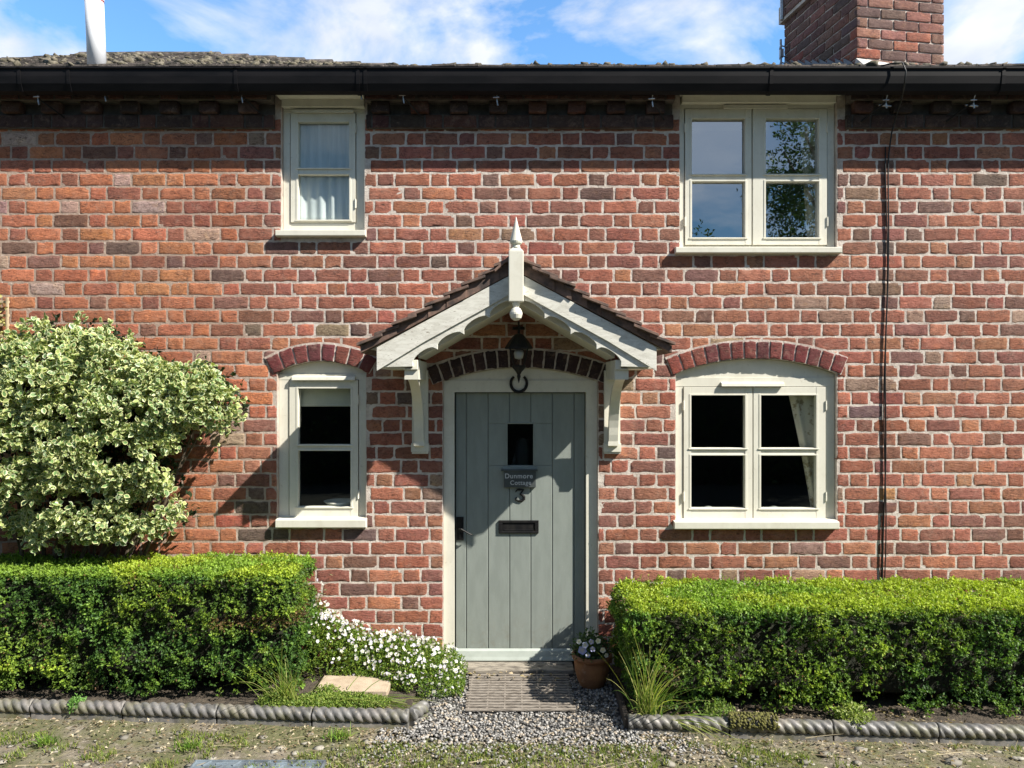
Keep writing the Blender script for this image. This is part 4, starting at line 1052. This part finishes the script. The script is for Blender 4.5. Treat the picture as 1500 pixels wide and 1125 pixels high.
# a few upright shoots
for (bx_, by_) in ((108, 470), (60, 478), (150, 482), (185, 500), (300, 545), (205, 535)):
    m0 = 14; Pp = np.vstack([Pp, np.array(P(bx_, by_ + 18, -.22)) + rng.normal(0, .016, (m0, 3)) + np.linspace(0, .10, m0)[:, None] * np.array([.3, 0, 1])]); Nn = np.vstack([Nn, np.tile([.3, -.3, 1.], (m0, 1))])
NL = 6; P_, D_, ax = sprigs(Pp, Nn, NL, .028, .45, .35)
n = len(P_); sz = .020 + .032 * rng.random(n) ** 1.5
cream = np.array([.84, .80, .42]) * rng.uniform(.75, 1.12, (n, 1)); pale = rng.random(n) < .25; cream[pale] = np.array([.72, .74, .52]) * rng.uniform(.85, 1.1, (pale.sum(), 1))
green = np.array([.14, .24, .085]) * rng.uniform(.7, 1.3, (n, 1)); yg = rng.random(n) < .25; green[yg] = np.array([.36, .44, .14])
leaf_mesh('foliage', P_, D_, sz, cream, VAR, SH, .62, .18, green, np.repeat(ax, NL, 0))
# older plain leaves deep inside, coloured extra dark for the shade in the gaps
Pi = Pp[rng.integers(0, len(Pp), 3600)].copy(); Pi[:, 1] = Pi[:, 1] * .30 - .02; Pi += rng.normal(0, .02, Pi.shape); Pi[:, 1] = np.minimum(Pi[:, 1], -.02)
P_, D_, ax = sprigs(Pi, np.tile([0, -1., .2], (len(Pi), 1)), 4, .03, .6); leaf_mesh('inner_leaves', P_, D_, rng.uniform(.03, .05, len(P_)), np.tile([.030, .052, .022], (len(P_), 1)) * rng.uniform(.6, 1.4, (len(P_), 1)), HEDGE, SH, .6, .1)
m_ = MB()
base = Vector((-3.25, -.16, .02))
for (cx_, cy_, rx, ry) in blobs_:
    e = Vector(P(cx_, cy_, -.20)); mid_ = base.lerp(e, .5) + Vector((rng.uniform(-.1, .1), rng.uniform(-.02, .04), -.10))
    m_.tube([base, base + Vector((rng.uniform(-.05, .05), 0, .35)), mid_, e], [.024, .02, .013, .005], 7)
m_.build('stem', TWIG, SH)

# fragment of a timber trellis with a climber at the left edge
TR = empty('trellis', (-3.75, -.05, .9), 'pale timber trellis on the wall at the left edge above the shrub', 'trellis')
m_ = MB(); xr = PX(11, -.04)
for px in (11, -35, -80): m_.box(PX(px, -.04) - .008, PX(px, -.04) + .008, -.05, -.035, PZ(620, -.04), PZ(436, -.04))
for py in (442, 462, 476, 492, 540, 590): m_.box(PX(-90, -.04), xr + .004, -.035, -.02, PZ(py, -.04) - .009, PZ(py, -.04) + .009)
m_.build('lattice', M('trellis_timber', (.52, .42, .27), (.35, .27, .17), 20, .85, .4, 60), TR, .002)
nn_ = 260; pq = np.stack([PX(-25, -.06) + rng.normal(0, .09, nn_), -.06 - rng.random(nn_) * .05, PZ(470, 0) + rng.normal(0, .10, nn_)], -1); pq = pq[pq[:, 0] < xr + .02]
P_, D_, ax = sprigs(pq, np.tile([.2, -1., .3], (len(pq), 1)), 4, .025, .5)
leaf_mesh('leaves', P_, D_, rng.uniform(.02, .035, len(P_)), np.tile([.45, .42, .16], (len(P_), 1)) * rng.uniform(.5, 1.2, (len(P_), 1)), VAR, TR, .6, .1)

# ------------------------------------------------------------------ white flower clump left of the door
FC = empty('flower_clump', (-.9, -.25, 0), 'sprawling clump of small white flowers against the wall left of the door', 'flowers')
def clump_h(x):      # height of the mound along the wall
    xs_ = [-1.45, -1.36, -1.22, -1.0, -.75, -.55, -.42, -.32]; hs = [.62, .50, .40, .31, .27, .25, .15, .03]
    return np.interp(x, xs_, hs)
def mound(n, above=0.):
    x = rng.uniform(-1.42, -.33, n); u = rng.random(n)
    fr = np.interp(x, [-1.4, -1.0, -.66, -.36], [.26, .30, .50, .46])      # how far it reaches forward
    y = -.03 - u * fr; h = clump_h(x) * np.sqrt(np.clip(1 - (u) ** 2.2, 0, 1))
    h = h + np.array([noise.noise((a * 7, b * 7, 4)) for a, b in zip(x, y)]) * .05
    return np.stack([x, y, np.maximum(h + above, .03)], -1)
pm = mound(5200); pm[:, 2] *= rng.uniform(.55, 1.0, len(pm))
P_, D_, ax = sprigs(pm, np.tile([0, -.6, 1.], (len(pm), 1)), 6, .014, .5, .2)
cg = np.where(rng.random((len(P_), 1)) < .5, [[.11, .20, .035]], [[.25, .34, .05]]) * rng.uniform(.6, 1.25, (len(P_), 1))
leaf_mesh('foliage', P_, D_, rng.uniform(.010, .022, len(P_)), cg, HEDGE, FC, .42, .1)
def blossoms(name, C_, Nn_, r, col, parent, center=(.75, .62, .15)):
    n = len(C_); Nn_ = unit(Nn_); S = unit(np.cross(Nn_, rng.normal(size=(n, 3)))); T_ = np.cross(Nn_, S); V = [C_ + Nn_ * (r * .05)[:, None]]; K = 15
    for k in range(K):
        a = 2 * math.pi * k / K; rr = r * (.66 + .38 * abs(math.cos(a * 2.5))) ; 
        V.append(C_ + (S * math.cos(a) + T_ * math.sin(a)) * rr[:, None] + Nn_ * (r * .22)[:, None])
    V = np.stack(V, 1); f = np.array([[0, 1 + k, 1 + (k + 1) % K] for k in range(K)]); Fc = f[None] + (np.arange(n) * (K + 1))[:, None, None]
    Cc = np.repeat(col[:, None], K + 1, 1); Cc[:, 0] = np.array(center) * .6 + col * .4
    return arr_mesh(name, V.reshape(-1, 3), Fc.reshape(-1, 3), PET, Cc.reshape(-1, 3), parent)
pf = mound(500, .018); k_ = rng.random(len(pf)) < np.interp(pf[:, 0], [-1.4, -1.2, -.6, -.4], [.8, 1, .9, .7]); pf = pf[k_]
# a trail of flowers climbing the end of the hedge
tr = np.stack([np.linspace(-1.36, -1.30, 16) + rng.normal(0, .02, 16), rng.uniform(-.30, -.12, 16), np.linspace(.74, .45, 16)], -1); pf = np.vstack([pf, tr])
nf = len(pf); colf = np.tile([.74, .74, .82], (nf, 1)) * rng.uniform(.85, 1.05, (nf, 1)); lv = rng.random(nf) < .3; colf[lv] = (.58, .56, .80)
fo = blossoms('blossom', pf, np.tile([.25, -.7, .55], (nf, 1)) + rng.normal(0, .6, (nf, 3)), rng.uniform(.007, .0155, nf), colf, FC); fo['kind'] = 'stuff'

# trailing green leaves spilling round the slab
def leafpatch(name, boxes, n, size, cols, label, cat, kind=None, z=.05):
    pts = []
    for (x0, x1, ya, yb, h) in boxes:
        c = int(n * (x1 - x0) * abs(yb - ya) / sum((b[1] - b[0]) * abs(b[3] - b[2]) for b in boxes)); p = np.stack([rng.uniform(x0, x1, c), rng.uniform(ya, yb, c), np.zeros(c)], -1)
        cxm, cym = (x0 + x1) / 2, (ya + yb) / 2; rr = np.hypot((p[:, 0] - cxm) / (x1 - x0) * 2, (p[:, 1] - cym) / (yb - ya) * 2); p = p[rr < 1.05]; rr = rr[rr < 1.05]
        p[:, 2] = z + h * np.sqrt(np.clip(1.1 - rr ** 2, 0, 1)) * rng.uniform(.4, 1, len(p)); pts.append(p)
    p = np.vstack(pts); P_, D_, ax = sprigs(p, np.tile([0, -.3, 1.], (len(p), 1)), 5, size, .6, .2)
    cc = np.array(cols)[rng.integers(0, len(cols), len(P_))] * rng.uniform(.65, 1.25, (len(P_), 1))
    ob = leaf_mesh(name, P_, D_, rng.uniform(.7, 1.4, len(P_)) * size, cc, HEDGE, None, .55, .12); return tag(ob, label, cat, kind=kind)
leafpatch('ground_cover', [(-1.45, -.78, -.80, -.60, .045), (-1.62, -1.36, -.84, -.60, .07), (-1.30, -1.12, -.62, -.5, .05)], 2300, .013, [(.13, .22, .04), (.24, .33, .06), (.30, .36, .09)], 'low green creeping leaves around the buff paving slab', 'ground cover', 'stuff')
leafpatch('ivy_sprig', [(1.95, 2.18, -1.06, -.86, .08)], 200, .020, [(.22, .30, .06), (.35, .40, .14)], 'pale green ivy sprig spilling over the right-hand edging', 'plant')
leafpatch('ivy_sprig', [(1.18, 1.36, -.98, -.80, .08)], 130, .018, [(.16, .26, .05), (.26, .34, .09)], 'small leafy sprig below the right-hand hedge beside the grass tuft', 'plant')
leafpatch('weed', [(-2.80, -2.70, -.80, -.70, .05)], 70, .016, [(.16, .32, .07)], 'small green weed behind the left-hand rope edging', 'plant')

# grass
def blades(name, roots, length, lean, width, cols, parent=None, segs=5, droop=.9, mat=GRS):
    n = len(roots); V = np.zeros((n, segs + 1, 2, 3)); az = rng.uniform(0, 2 * np.pi, n); base_dir = unit(lean + rng.normal(0, .28, (n, 3)) * np.array([1, 1, .3]))
    side = unit(np.cross(base_dir, rng.normal(size=(n, 3)))); p = roots.copy(); d = base_dir.copy(); sl = (length / segs)[:, None]
    for k in range(segs + 1):
        w_ = (width * (1 - (k / segs) ** 1.6) + .0004)[:, None] if hasattr(width, '__len__') else width * (1 - (k / segs) ** 1.6) + .0004
        V[:, k, 0] = p - side * w_; V[:, k, 1] = p + side * w_
        p = p + d * sl; dr = np.array([0, 0, -droop / segs]) * rng.uniform(.4, 1.6, (n, 1)); d = unit(d + dr + lean * np.array([.12, .12, 0])); p[:, 2] = np.maximum(p[:, 2], .012)
    f = np.array([[2 * k, 2 * k + 1, 2 * k + 3, 2 * k + 2] for k in range(segs)]); Fc = f[None] + (np.arange(n) * (segs + 1) * 2)[:, None, None]
    cc = np.array(cols)[rng.integers(0, len(cols), n)] * rng.uniform(.7, 1.2, (n, 1))
    return arr_mesh(name, V.reshape(-1, 3), Fc.reshape(-1, 4), mat, np.repeat(cc, (segs + 1) * 2, 0), parent)
GC = [(.20, .30, .05), (.36, .40, .10), (.45, .46, .16), (.12, .22, .04)]
def tuft(cx_, cy_, rx, ry, n, ln, lean, label, droop=1.0):
    r = np.stack([cx_ + rng.normal(0, rx, n), cy_ + rng.normal(0, ry, n), np.full(n, .03)], -1)
    return tag(blades('grass_tuft', r, rng.uniform(.5, 1.1, n) * ln, np.tile(lean, (n, 1)), .0026, GC, None, 7, droop), label, 'grass')
tuft(-1.46, -.66, .05, .05, 75, .48, [.0, -.25, 1.], 'tall grass tuft growing up the corner of the left-hand hedge', .9)
tuft(-1.15, -.66, .18, .04, 190, .36, [.9, -.25, .35], 'yellowing flopped grass lying along the edging before the white flowers', .9)
tuft(.84, -.86, .035, .03, 110, .60, [.05, -.25, 1.], 'long grass tuft at the left end of the right-hand hedge', .8)
tuft(.95, -.90, .05, .03, 55, .40, [.8, -.35, .5], 'arching yellow grass flopping over the right-hand rope edging', 1.1)

# ------------------------------------------------------------------ rope-top edging tiles
def edging(p0, p1, label, name='edging_tile'):
    p0 = Vector((*p0, 0)); p1 = Vector((*p1, 0)); L_ = (p1 - p0).length; dx = (p1 - p0).normalized(); dy = Vector((-dx.y, dx.x, 0)); ns = int(L_ / .006); K = 20
    V = []; Rr = .045
    tw = rng.uniform(0, 6)
    for i in range(ns + 1):
        s = i / ns * (L_ - .006) + .003
        for k in range(K):
            a = 2 * math.pi * k / K; ph = (a * 3 / 2 + (s / .056) * math.pi + tw * 0) ; ph = 1.5 * a - math.pi * s / .060
            # three strands twisting
            ph = (3 * a / 1 - 2 * math.pi * s / .058) / 2
            rr = Rr * (.66 + .34 * abs(math.sin(ph)) ** .5) * (1 + .02 * math.sin(s * 31 + a))
            if i in (0, ns): rr *= .93
            q = p0 + dx * s + dy * math.cos(a) * rr * .95 + Vector((0, 0, .055 + math.sin(a) * rr)); V.append(q)
    I = np.arange(len(V)).reshape(ns + 1, K); m__ = MB()
    m__.add(V, [tuple(int(z) for z in (I[i, k], I[i, (k + 1) % K], I[i + 1, (k + 1) % K], I[i + 1, k])) for i in range(ns) for k in range(K)] + [tuple(int(z) for z in I[0]), tuple(int(z) for z in I[-1])])
    p0 = p0 + Vector((0, 0, -.022)); T = empty(name, p0, label, 'edging', 'grey rope-top edging tiles')
    rp = m__.build('rope_top', EDGEM, T, smooth=True)
    b = MB(); h = .030; vv = []
    for t in (.004, L_ - .004):
        for s_ in (-.026, .026):
            for z_ in (-.04, .045): vv.append(p0 + dx * t + dy * (s_ - (.012 if s_ < 0 and z_ < 0 else 0)) + Vector((0, 0, z_)))
    b.add(vv, [(0, 1, 3, 2), (4, 6, 7, 5), (0, 4, 5, 1), (2, 3, 7, 6), (0, 2, 6, 4), (1, 5, 7, 3)])
    b.build('base', EDGEM, T, .003)
    jit = rng.uniform(-1, 1); T.rotation_euler = (rng.uniform(-.02, .02), rng.uniform(-.004, .004), 0)
    return T
ords = ['first', 'second', 'third', 'fourth', 'fifth']
for i in range(5):
    xa = -3.64 + .602 * i; xb = xa + .600
    edging((xa, ELy(xa) + rng.uniform(-.004, .004)), (xb, ELy(xb) + rng.uniform(-.004, .004)), '%s grey rope-twist edging tile from the left under the left-hand hedge' % ords[i])
edging((-.625, ELy(-.63) + .01), (-.555, ELy(-.63) + .15), 'short rope-twist end piece turning back beside the gravel left of the door')
for i in range(4):
    xa = .70 + .602 * i; xb = xa + .600
    edging((xa, ERy(xa) + rng.uniform(-.004, .004)), (xb, ERy(xb) + rng.uniform(-.004, .004)), '%s grey rope-twist edging tile from the door under the right-hand hedge' % ords[i] + (' with moss on it' if i == 0 else ''))
m_ = MB(); m_.prism([(.682, -.955), (.712, -.955), (.725, -.22), (.700, -.22)], -.03, .075, 'z'); tag(m_.build('edging_board', SLATEB, None, .003), 'plain dark edging board beside the gravel and terracotta pot', 'edging')

# ------------------------------------------------------------------ gravel
n = 15000; px_ = rng.uniform(-1.0, 1.55, n); py_ = rng.uniform(-1.42, -.06, n)
edge = np.array([noise.noise((a * 3, b * 3, 1)) for a, b in zip(px_, py_)])
inner = (py_ > -.93) & (px_ > -.60 + edge * .03) & (px_ < .69)
# fan in front, thinning into the path
fan = (py_ <= -.93) & (px_ > -.78 + edge * .2 ) & (px_ < .95 - (py_ + .93) * 1.3 + edge * .2) & (rng.random(n) < np.interp(py_, [-1.40, -1.18, -1.05], [.02, .45, 1]))
k_ = (inner | fan) & ~((px_ > -.28) & (px_ < .38) & (py_ > -.70) & (py_ < -.16) & (rng.random(n) < .8)); px_, py_ = px_[k_], py_[k_]; n = len(px_)
s0 = rng.uniform(.0045, .0105, n); Cg = np.stack([px_, py_, rng.uniform(.0, .012, n)], -1)
gcol = np.array([.28, .27, .255]) * rng.uniform(.30, 1.35, (n, 1)); tan_ = rng.random(n) < .18; gcol[tan_] = np.array([.38, .32, .25]) * rng.uniform(.6, 1.2, (tan_.sum(), 1))
GRAV = mat_leaf('gravel_stone', .8, 0.0, .3)
tag(blobs('gravel', Cg, np.stack([s0 * 1.35, s0, s0 * .7], -1), GRAV, None, gcol, .16), 'pale grey angular gravel in front of the door', 'gravel', kind='stuff')
m_ = MB()
gxs = np.linspace(-.60, .70, 30); gys = np.linspace(-1.02, .0, 24)
V = [(x, y, .002 + .003 * noise.noise((x * 9, y * 9, 0))) for y in gys for x in gxs]; I = np.arange(len(V)).reshape(24, 30)
qq = np.stack([I[:-1, :-1], I[:-1, 1:], I[1:, 1:], I[1:, :-1]], -1).reshape(-1, 4)
tag(arr_mesh('gravel_bed', V, qq, M('gravel_grit', (.08, .077, .072), (.03, .029, .027), 60, .95, 1, 120, .006), None, None, True), kind='structure')

# ------------------------------------------------------------------ path debris: embedded stones, leaf litter, weeds
n = 420; x = rng.uniform(-3.6, 3.6, n); y = rng.uniform(-1.7, -.95, n); ok = (y < np.where(x < 0, ELy(x), ERy(x)) - .06); x, y = x[ok], y[ok]; n = len(x)
s0 = .007 + .034 * rng.random(n) ** 3; sc = np.array([.27, .25, .21]) * rng.uniform(.6, 1.25, (n, 1))
tag(blobs('path_stones', np.stack([x, y, np.full(n, -.008)], -1), np.stack([s0 * 1.3, s0 * 1.1, s0 * .30], -1), GRAV, None, sc, .16, False), 'flat grey stones set in the mossy path', 'stones', kind='stuff')
n = 15000; x = rng.uniform(-3.7, 3.7, n); y = rng.uniform(-1.75, -.72, n); e = np.where(x < 0, ELy(x), ERy(x))
lm = np.array([noise.noise((a * 2.2, b * 4, 7)) for a, b in zip(x, y)])
near = np.exp(-np.abs(y - e + .09) / .10); ok = ((y < e - .055) | (y > e + .05)) & (rng.random(n) < .25 + .7 * near + .5 * lm) & ~((x > -.62) & (x < .75) & (y > -1.15)); x, y = x[ok], y[ok]; n = len(x)
s0 = rng.uniform(.003, .011, n); bz = np.where(y > np.where(x < 0, ELy(x), ERy(x)), .055, .004)
cl = np.array([(.42, .34, .23), (.30, .22, .14), (.55, .47, .34), (.20, .15, .10)])[rng.integers(0, 4, n)] * rng.uniform(.7, 1.2, (n, 1))
Pl = np.stack([x, y, bz + rng.random(n) * .008], -1); Dl = unit(np.stack([rng.normal(size=n), rng.normal(size=n) * .7, rng.normal(size=n) * .25], -1))
tag(leaf_mesh('leaf_litter', Pl, Dl, s0 * 2.8, cl, GRS, None, .5, .22, None, np.tile([0, 0, 1.], (n, 1))), 'dry brown leaf litter scattered on the path and beds', 'leaf litter', kind='stuff')
# a few fallen twigs / straws
n = 150; x = rng.uniform(-3.5, 3.4, n); y = rng.uniform(-1.6, -.95, n); rt_ = np.stack([x, y, np.full(n, .012)], -1)
az = rng.normal(0, .5, n); ln_ = np.stack([np.cos(az), np.sin(az), np.full(n, .04)], -1)
o_ = blades('dry_straw', rt_, rng.uniform(.05, .28, n), ln_, .0018, [(.50, .42, .28), (.36, .28, .18)], None, 4, .05); tag(o_, 'dry straws and twigs lying on the path', 'straw', kind='stuff')
# weeds and moss on the path
n = 9000; x = rng.uniform(-3.6, 3.6, n); y = rng.uniform(-1.7, -.98, n)
lm = np.array([noise.noise((a * 2.0 + 5, b * 3.5, 2)) for a, b in zip(x, y)]); lm2 = np.array([noise.noise((a * 9, b * 9, 2)) for a, b in zip(x, y)])
e = np.where(x < 0, ELy(x), ERy(x)); cen = np.exp(-((x + .1) / .9) ** 2) * np.exp(-((y + 1.32) / .16) ** 2)
ok = (y < e - .07) & ((lm + .55 * lm2 + 1.0 * cen) > .13) & ~((x > -.55) & (x < 1.0) & (y > -1.15)); x, y = x[ok], y[ok]; n = len(x)
r_ = np.repeat(np.stack([x, y, np.full(n, .0)], -1), 3, 0) + rng.normal(0, .006, (n * 3, 3)); r_[:, 2] = 0
tag(blades('path_weeds', r_, rng.uniform(.012, .04, len(r_)), np.tile([0, -.1, 1.], (len(r_), 1)), .0022, [(.16, .24, .04), (.28, .34, .07), (.10, .14, .03), (.34, .34, .12)], None, 3, 1.2), 'short weeds and moss greening the path', 'weeds', kind='stuff')
# distinct weed tufts
for (a, b, lab) in ((-2.72, -1.12, 'small bright grass tuft on the path in front of the left-hand hedge'), (-1.86, -1.18, 'small grass tuft on the path above the metal drain cover'), (-1.02, -1.05, 'grass tuft at the foot of the rope edging in front of the paving slab')):
    n = 90; r_ = np.stack([a + rng.normal(0, .035, n), b + rng.normal(0, .02, n), np.zeros(n)], -1)
    tag(blades('grass_tuft', r_, rng.uniform(.03, .085, n), np.tile([0, -.15, 1.], (n, 1)), .0028, [(.14, .27, .04), (.26, .36, .07)], None, 4, 1.0), lab, 'grass')

# moss cushion growing on the right-hand edging
n = 260; xm = rng.uniform(1.30, 1.58, n); am = rng.uniform(-.6, 2.2, n)
Cm = np.stack([xm, ERy(xm) - .046 * np.cos(am), .077 + .046 * np.sin(am)], -1); s0 = rng.uniform(.005, .011, n)
tag(blobs('moss', Cm, np.stack([s0, s0, s0], -1), M('edging_moss', (.13, .125, .03), (.075, .07, .02), 60, .98, 1, 120, .003), None), 'olive moss patch growing over the right-hand rope edging', 'moss', kind='stuff')

# ------------------------------------------------------------------ slab, mat, cover, pot
m_ = MB(); m_.prism([(-1.30, -.565), (-.82, -.575), (-.82, -.30), (-1.30, -.30)], .0, .085, 'z'); tag(m_.build('paving_slab', SLABM, None, .006), 'buff paving slab lying below the white flowers', 'slab')
mt = MB(); my0, my1 = -.155, -.72; mx0, mx1 = -.300, .402
nb = 14
for k in range(nb):
    t = k / (nb - 1); yy_ = my0 + (my1 - my0) * t; wob = rng.uniform(-.004, .004); xa, xb = mx0 + rng.uniform(-.008, .008), mx1 + rng.uniform(-.008, .008)
    mt.box(xa, xb, yy_ - .0095, yy_ + .0095, .020, .034, 0, Matrix.Translation((0, yy_, 0)) @ Matrix.Rotation(rng.uniform(-.006, .006), 4, 'Z') @ Matrix.Translation((0, -yy_, 0)))
mat_o = mt.build('door_mat', MATM, None, .003); tag(mat_o, 'weathered slatted timber door mat on the gravel before the step', 'mat')
q = MB()
for s in (.03, .2, .36, .52, .68, .84, .97):
    x_ = mx0 + (mx1 - mx0) * s; q.tube([(x_, my0, .018), (x_, my1, .018)], .004, 6)
for k in range(nb - 1):
    for s in (.03, .2, .36, .52, .68, .84, .97):
        yy_ = my0 + (my1 - my0) * (k + .5) / (nb - 1); x_ = mx0 + (mx1 - mx0) * s; q.box(x_ - .005, x_ + .005, yy_ - .010, yy_ + .010, .016, .029)
q.build('tie_rods', MATM, mat_o)
n = 26; Pl = np.stack([rng.uniform(-.3, .4, n), rng.uniform(-.30, -.14, n), np.full(n, .05)], -1); Dl = unit(np.stack([rng.normal(size=n), rng.normal(size=n), rng.normal(size=n) * .1], -1))
tag(leaf_mesh('dead_leaves', Pl, Dl, rng.uniform(.02, .05, n), np.tile([.50, .40, .27], (n, 1)) * rng.uniform(.6, 1.2, (n, 1)), GRS, None, .4, .2, None, np.tile([0, 0, 1.], (n, 1))), 'dry leaves caught on the slatted door mat', 'leaves', kind='stuff')

# drain cover
dx0_, dx1_ = PX(287, -1.335), PX(478, -1.335)
m_ = MB(); m_.box(dx0_, dx1_, -1.80, -1.335, -.03, .012)
cov = m_.build('drain_cover', COVERM, None, .004); tag(cov, 'blue-grey ribbed metal drain cover set in the path at the bottom edge', 'drain cover')
q = MB()
for r in range(8):
    for c in range(8):
        x_ = dx0_ + .075 + c * (dx1_ - dx0_ - .15) / 7; yy_ = -1.372 - r * .052
        a = R(35) * (1 if (r + c) % 2 else -1) if False else R(90 if (c + r) % 2 else 0)
        Mx = Matrix.Translation((x_, yy_, .0125)) @ Matrix.Rotation(R(12) + (0 if (r + c) % 2 else R(50)), 4, 'Z'); q.box(-.030, .030, -.007, .007, -.002, .007, 0, Mx)
for (a, b, c, d_) in ((dx0_, dx1_, -1.347, -1.337), (dx0_ + .001, dx0_ + .012, -1.79, -1.348), (dx1_ - .012, dx1_ - .001, -1.79, -1.348)): q.box(a, b, c, d_, .010, .018)
q.build('raised_ribs', COVERM, cov, .002)

# terracotta pot with pansies
pcx, pcy = .555, -.28
m_ = MB(); m_.lathe([(0, .002), (.072, .002), (.080, .008), (.100, .05), (.117, .11), (.124, .17), (.124, .195), (.136, .200), (.141, .210), (.140, .226), (.134, .232), (.122, .230), (.115, .20), (.09, .18), (0, .185)], (pcx, pcy, 0), 40)
pot = m_.build('terracotta_pot', TERRA, None, smooth=True); tag(pot, 'terracotta flower pot on the gravel right of the door', 'pot')
sm = MB(); sm.lathe([(0, .212), (.08, .210), (.116, .204)], (pcx, pcy, 0), 24); sm.build('potting_soil', SOILM, pot)
PN = empty('pansy_plant', (pcx, pcy, .2), 'bushy pansy plant with blue and white flowers in the terracotta pot', 'plant')
n = 420; d_ = unit(rng.normal(size=(n, 3))); d_[:, 2] = np.abs(d_[:, 2]); pq = np.array([pcx, pcy, .21]) + d_ * np.array([.115, .11, .15]) * rng.uniform(.4, 1, (n, 1))
P_, D_, ax = sprigs(pq, d_, 4, .022, .4); leaf_mesh('foliage', P_, D_, rng.uniform(.016, .032, len(P_)), np.tile([.07, .12, .05], (len(P_), 1)) * rng.uniform(.6, 1.6, (len(P_), 1)), HEDGE, PN, .5, .12)
for (px, py, r_, c_, lb) in ((848, 940, .016, (.80, .80, .84), 'white flower at the upper left'), (853, 953, .027, (.26, .30, .72), 'large blue flower'), (857, 945, .02, (.42, .48, .78), None), (866, 940, .016, (.36, .38, .74), None), (876, 939, .017, (.80, .80, .80), None), (868, 951, .017, (.40, .42, .76), None), (883, 952, .018, (.8, .8, .78), None), (861, 960, .016, (.30, .36, .62), None), (888, 960, .014, (.78, .78, .8), None)):
    c0_ = np.array([P(px, py, pcy - .135)]); b_ = blossoms('flower', c0_, np.array([[.1, -1, .35]]) + rng.normal(0, .2, (1, 3)), np.array([r_ * 1.15]), np.array([c_], float), PN)
    if lb: b_['label'] = lb

# ------------------------------------------------------------------ what stands behind the camera (seen in the panes)
def treemass(name, cx_, cy_, w_, d_, h, z0, n, label, cat, lumpy, seed, col=(.06, .10, .03), trunk=True):
    T = empty(name, (cx_, cy_, 0), label, cat)
    u = unit(rng.normal(size=(n, 3))); u[:, 2] = np.abs(u[:, 2]) if not trunk else u[:, 2]
    p = np.array([cx_, cy_, z0 + (0 if not trunk else h / 2)]) + u * np.array([w_ / 2, d_ / 2, h if not trunk else h / 2]) * rng.uniform(.6, 1, (n, 1))
    lm = np.array([noise.noise((a * .9 + seed, b * .9, c * .9)) for a, b, c in p]); p = p + u * (lm * lumpy)[:, None]; k_ = lm > -.25; p = p[k_]; u = u[k_]
    if not trunk:  # solid dark hull paints in the bank's inner shade, closing see-through gaps
        q = MB(); ns_, nr_ = 40, 14; V = []
        for i in range(nr_ + 1):
            t = i / nr_ * math.pi / 2
            for k in range(ns_):
                a = 2 * math.pi * k / ns_; j = .86 + .12 * noise.noise((math.cos(a) * 3 + seed, math.sin(a) * 3, t * 3))
                V.append((cx_ + math.cos(a) * math.cos(t) * w_ / 2 * j * 1.15, cy_ + math.sin(a) * math.cos(t) * d_ / 2 * j, z0 - .1 + math.sin(t) * h * j))
        I = np.arange(len(V)).reshape(nr_ + 1, ns_)
        q.add(V, [tuple(int(z) for z in (I[i, k], I[i, (k + 1) % ns_], I[i + 1, (k + 1) % ns_], I[i + 1, k])) for i in range(nr_) for k in range(ns_)]); q.build('dark_core', CORE, T, smooth=True)
    P_, D_, ax = sprigs(p, u, 5, .13, .6); leaf_mesh('crown', P_, D_, rng.uniform(.06, .12, len(P_)), np.tile(col, (len(P_), 1)) * rng.uniform(.6, 1.5, (len(P_), 1)), CROWNM, T, .5, .1)
    if trunk:
        q = MB(); q.tube([(cx_, cy_, -.1), (cx_ + .1, cy_, z0 * .6), (cx_, cy_, z0 + h * .5)], [.22, .17, .06], 10)
        for k in range(7):
            a = k * .9; q.tube([(cx_, cy_, z0 * .8 + k * .15), (cx_ + math.cos(a) * w_ * .22, cy_ + math.sin(a) * d_ * .22, z0 + h * .4), (cx_ + math.cos(a) * w_ * .40, cy_ + math.sin(a) * d_ * .4, z0 + h * .7)], [.09, .06, .02], 7)
        q.build('trunk', TWIG, T)
for i, (cx_, w_, h, lb) in enumerate(((-13, 9, 4.6, 'dark hedge bank opposite, far left'), (-6.5, 8.5, 4.9, 'dark hedge bank opposite, left'), (-.5, 8, 4.7, 'dark hedge bank opposite the door'), (4.5, 7, 4.9, 'dark hedge bank opposite, right'), (10, 8, 5.0, 'dark hedge bank opposite, far right'))):
    treemass('hedge_bank', cx_, -11.5, w_ * 1.55, 3.2, h + .5, 0, 8500, lb, 'hedge', .75, i * 7., (.06, .10, .03), False)
treemass('garden_tree', 7.9, -10.6, 5.0, 3.6, 5.6, 3.4, 8500, 'broad leafy tree across the lane whose crown shows in the upstairs panes', 'tree', .9, 3.)
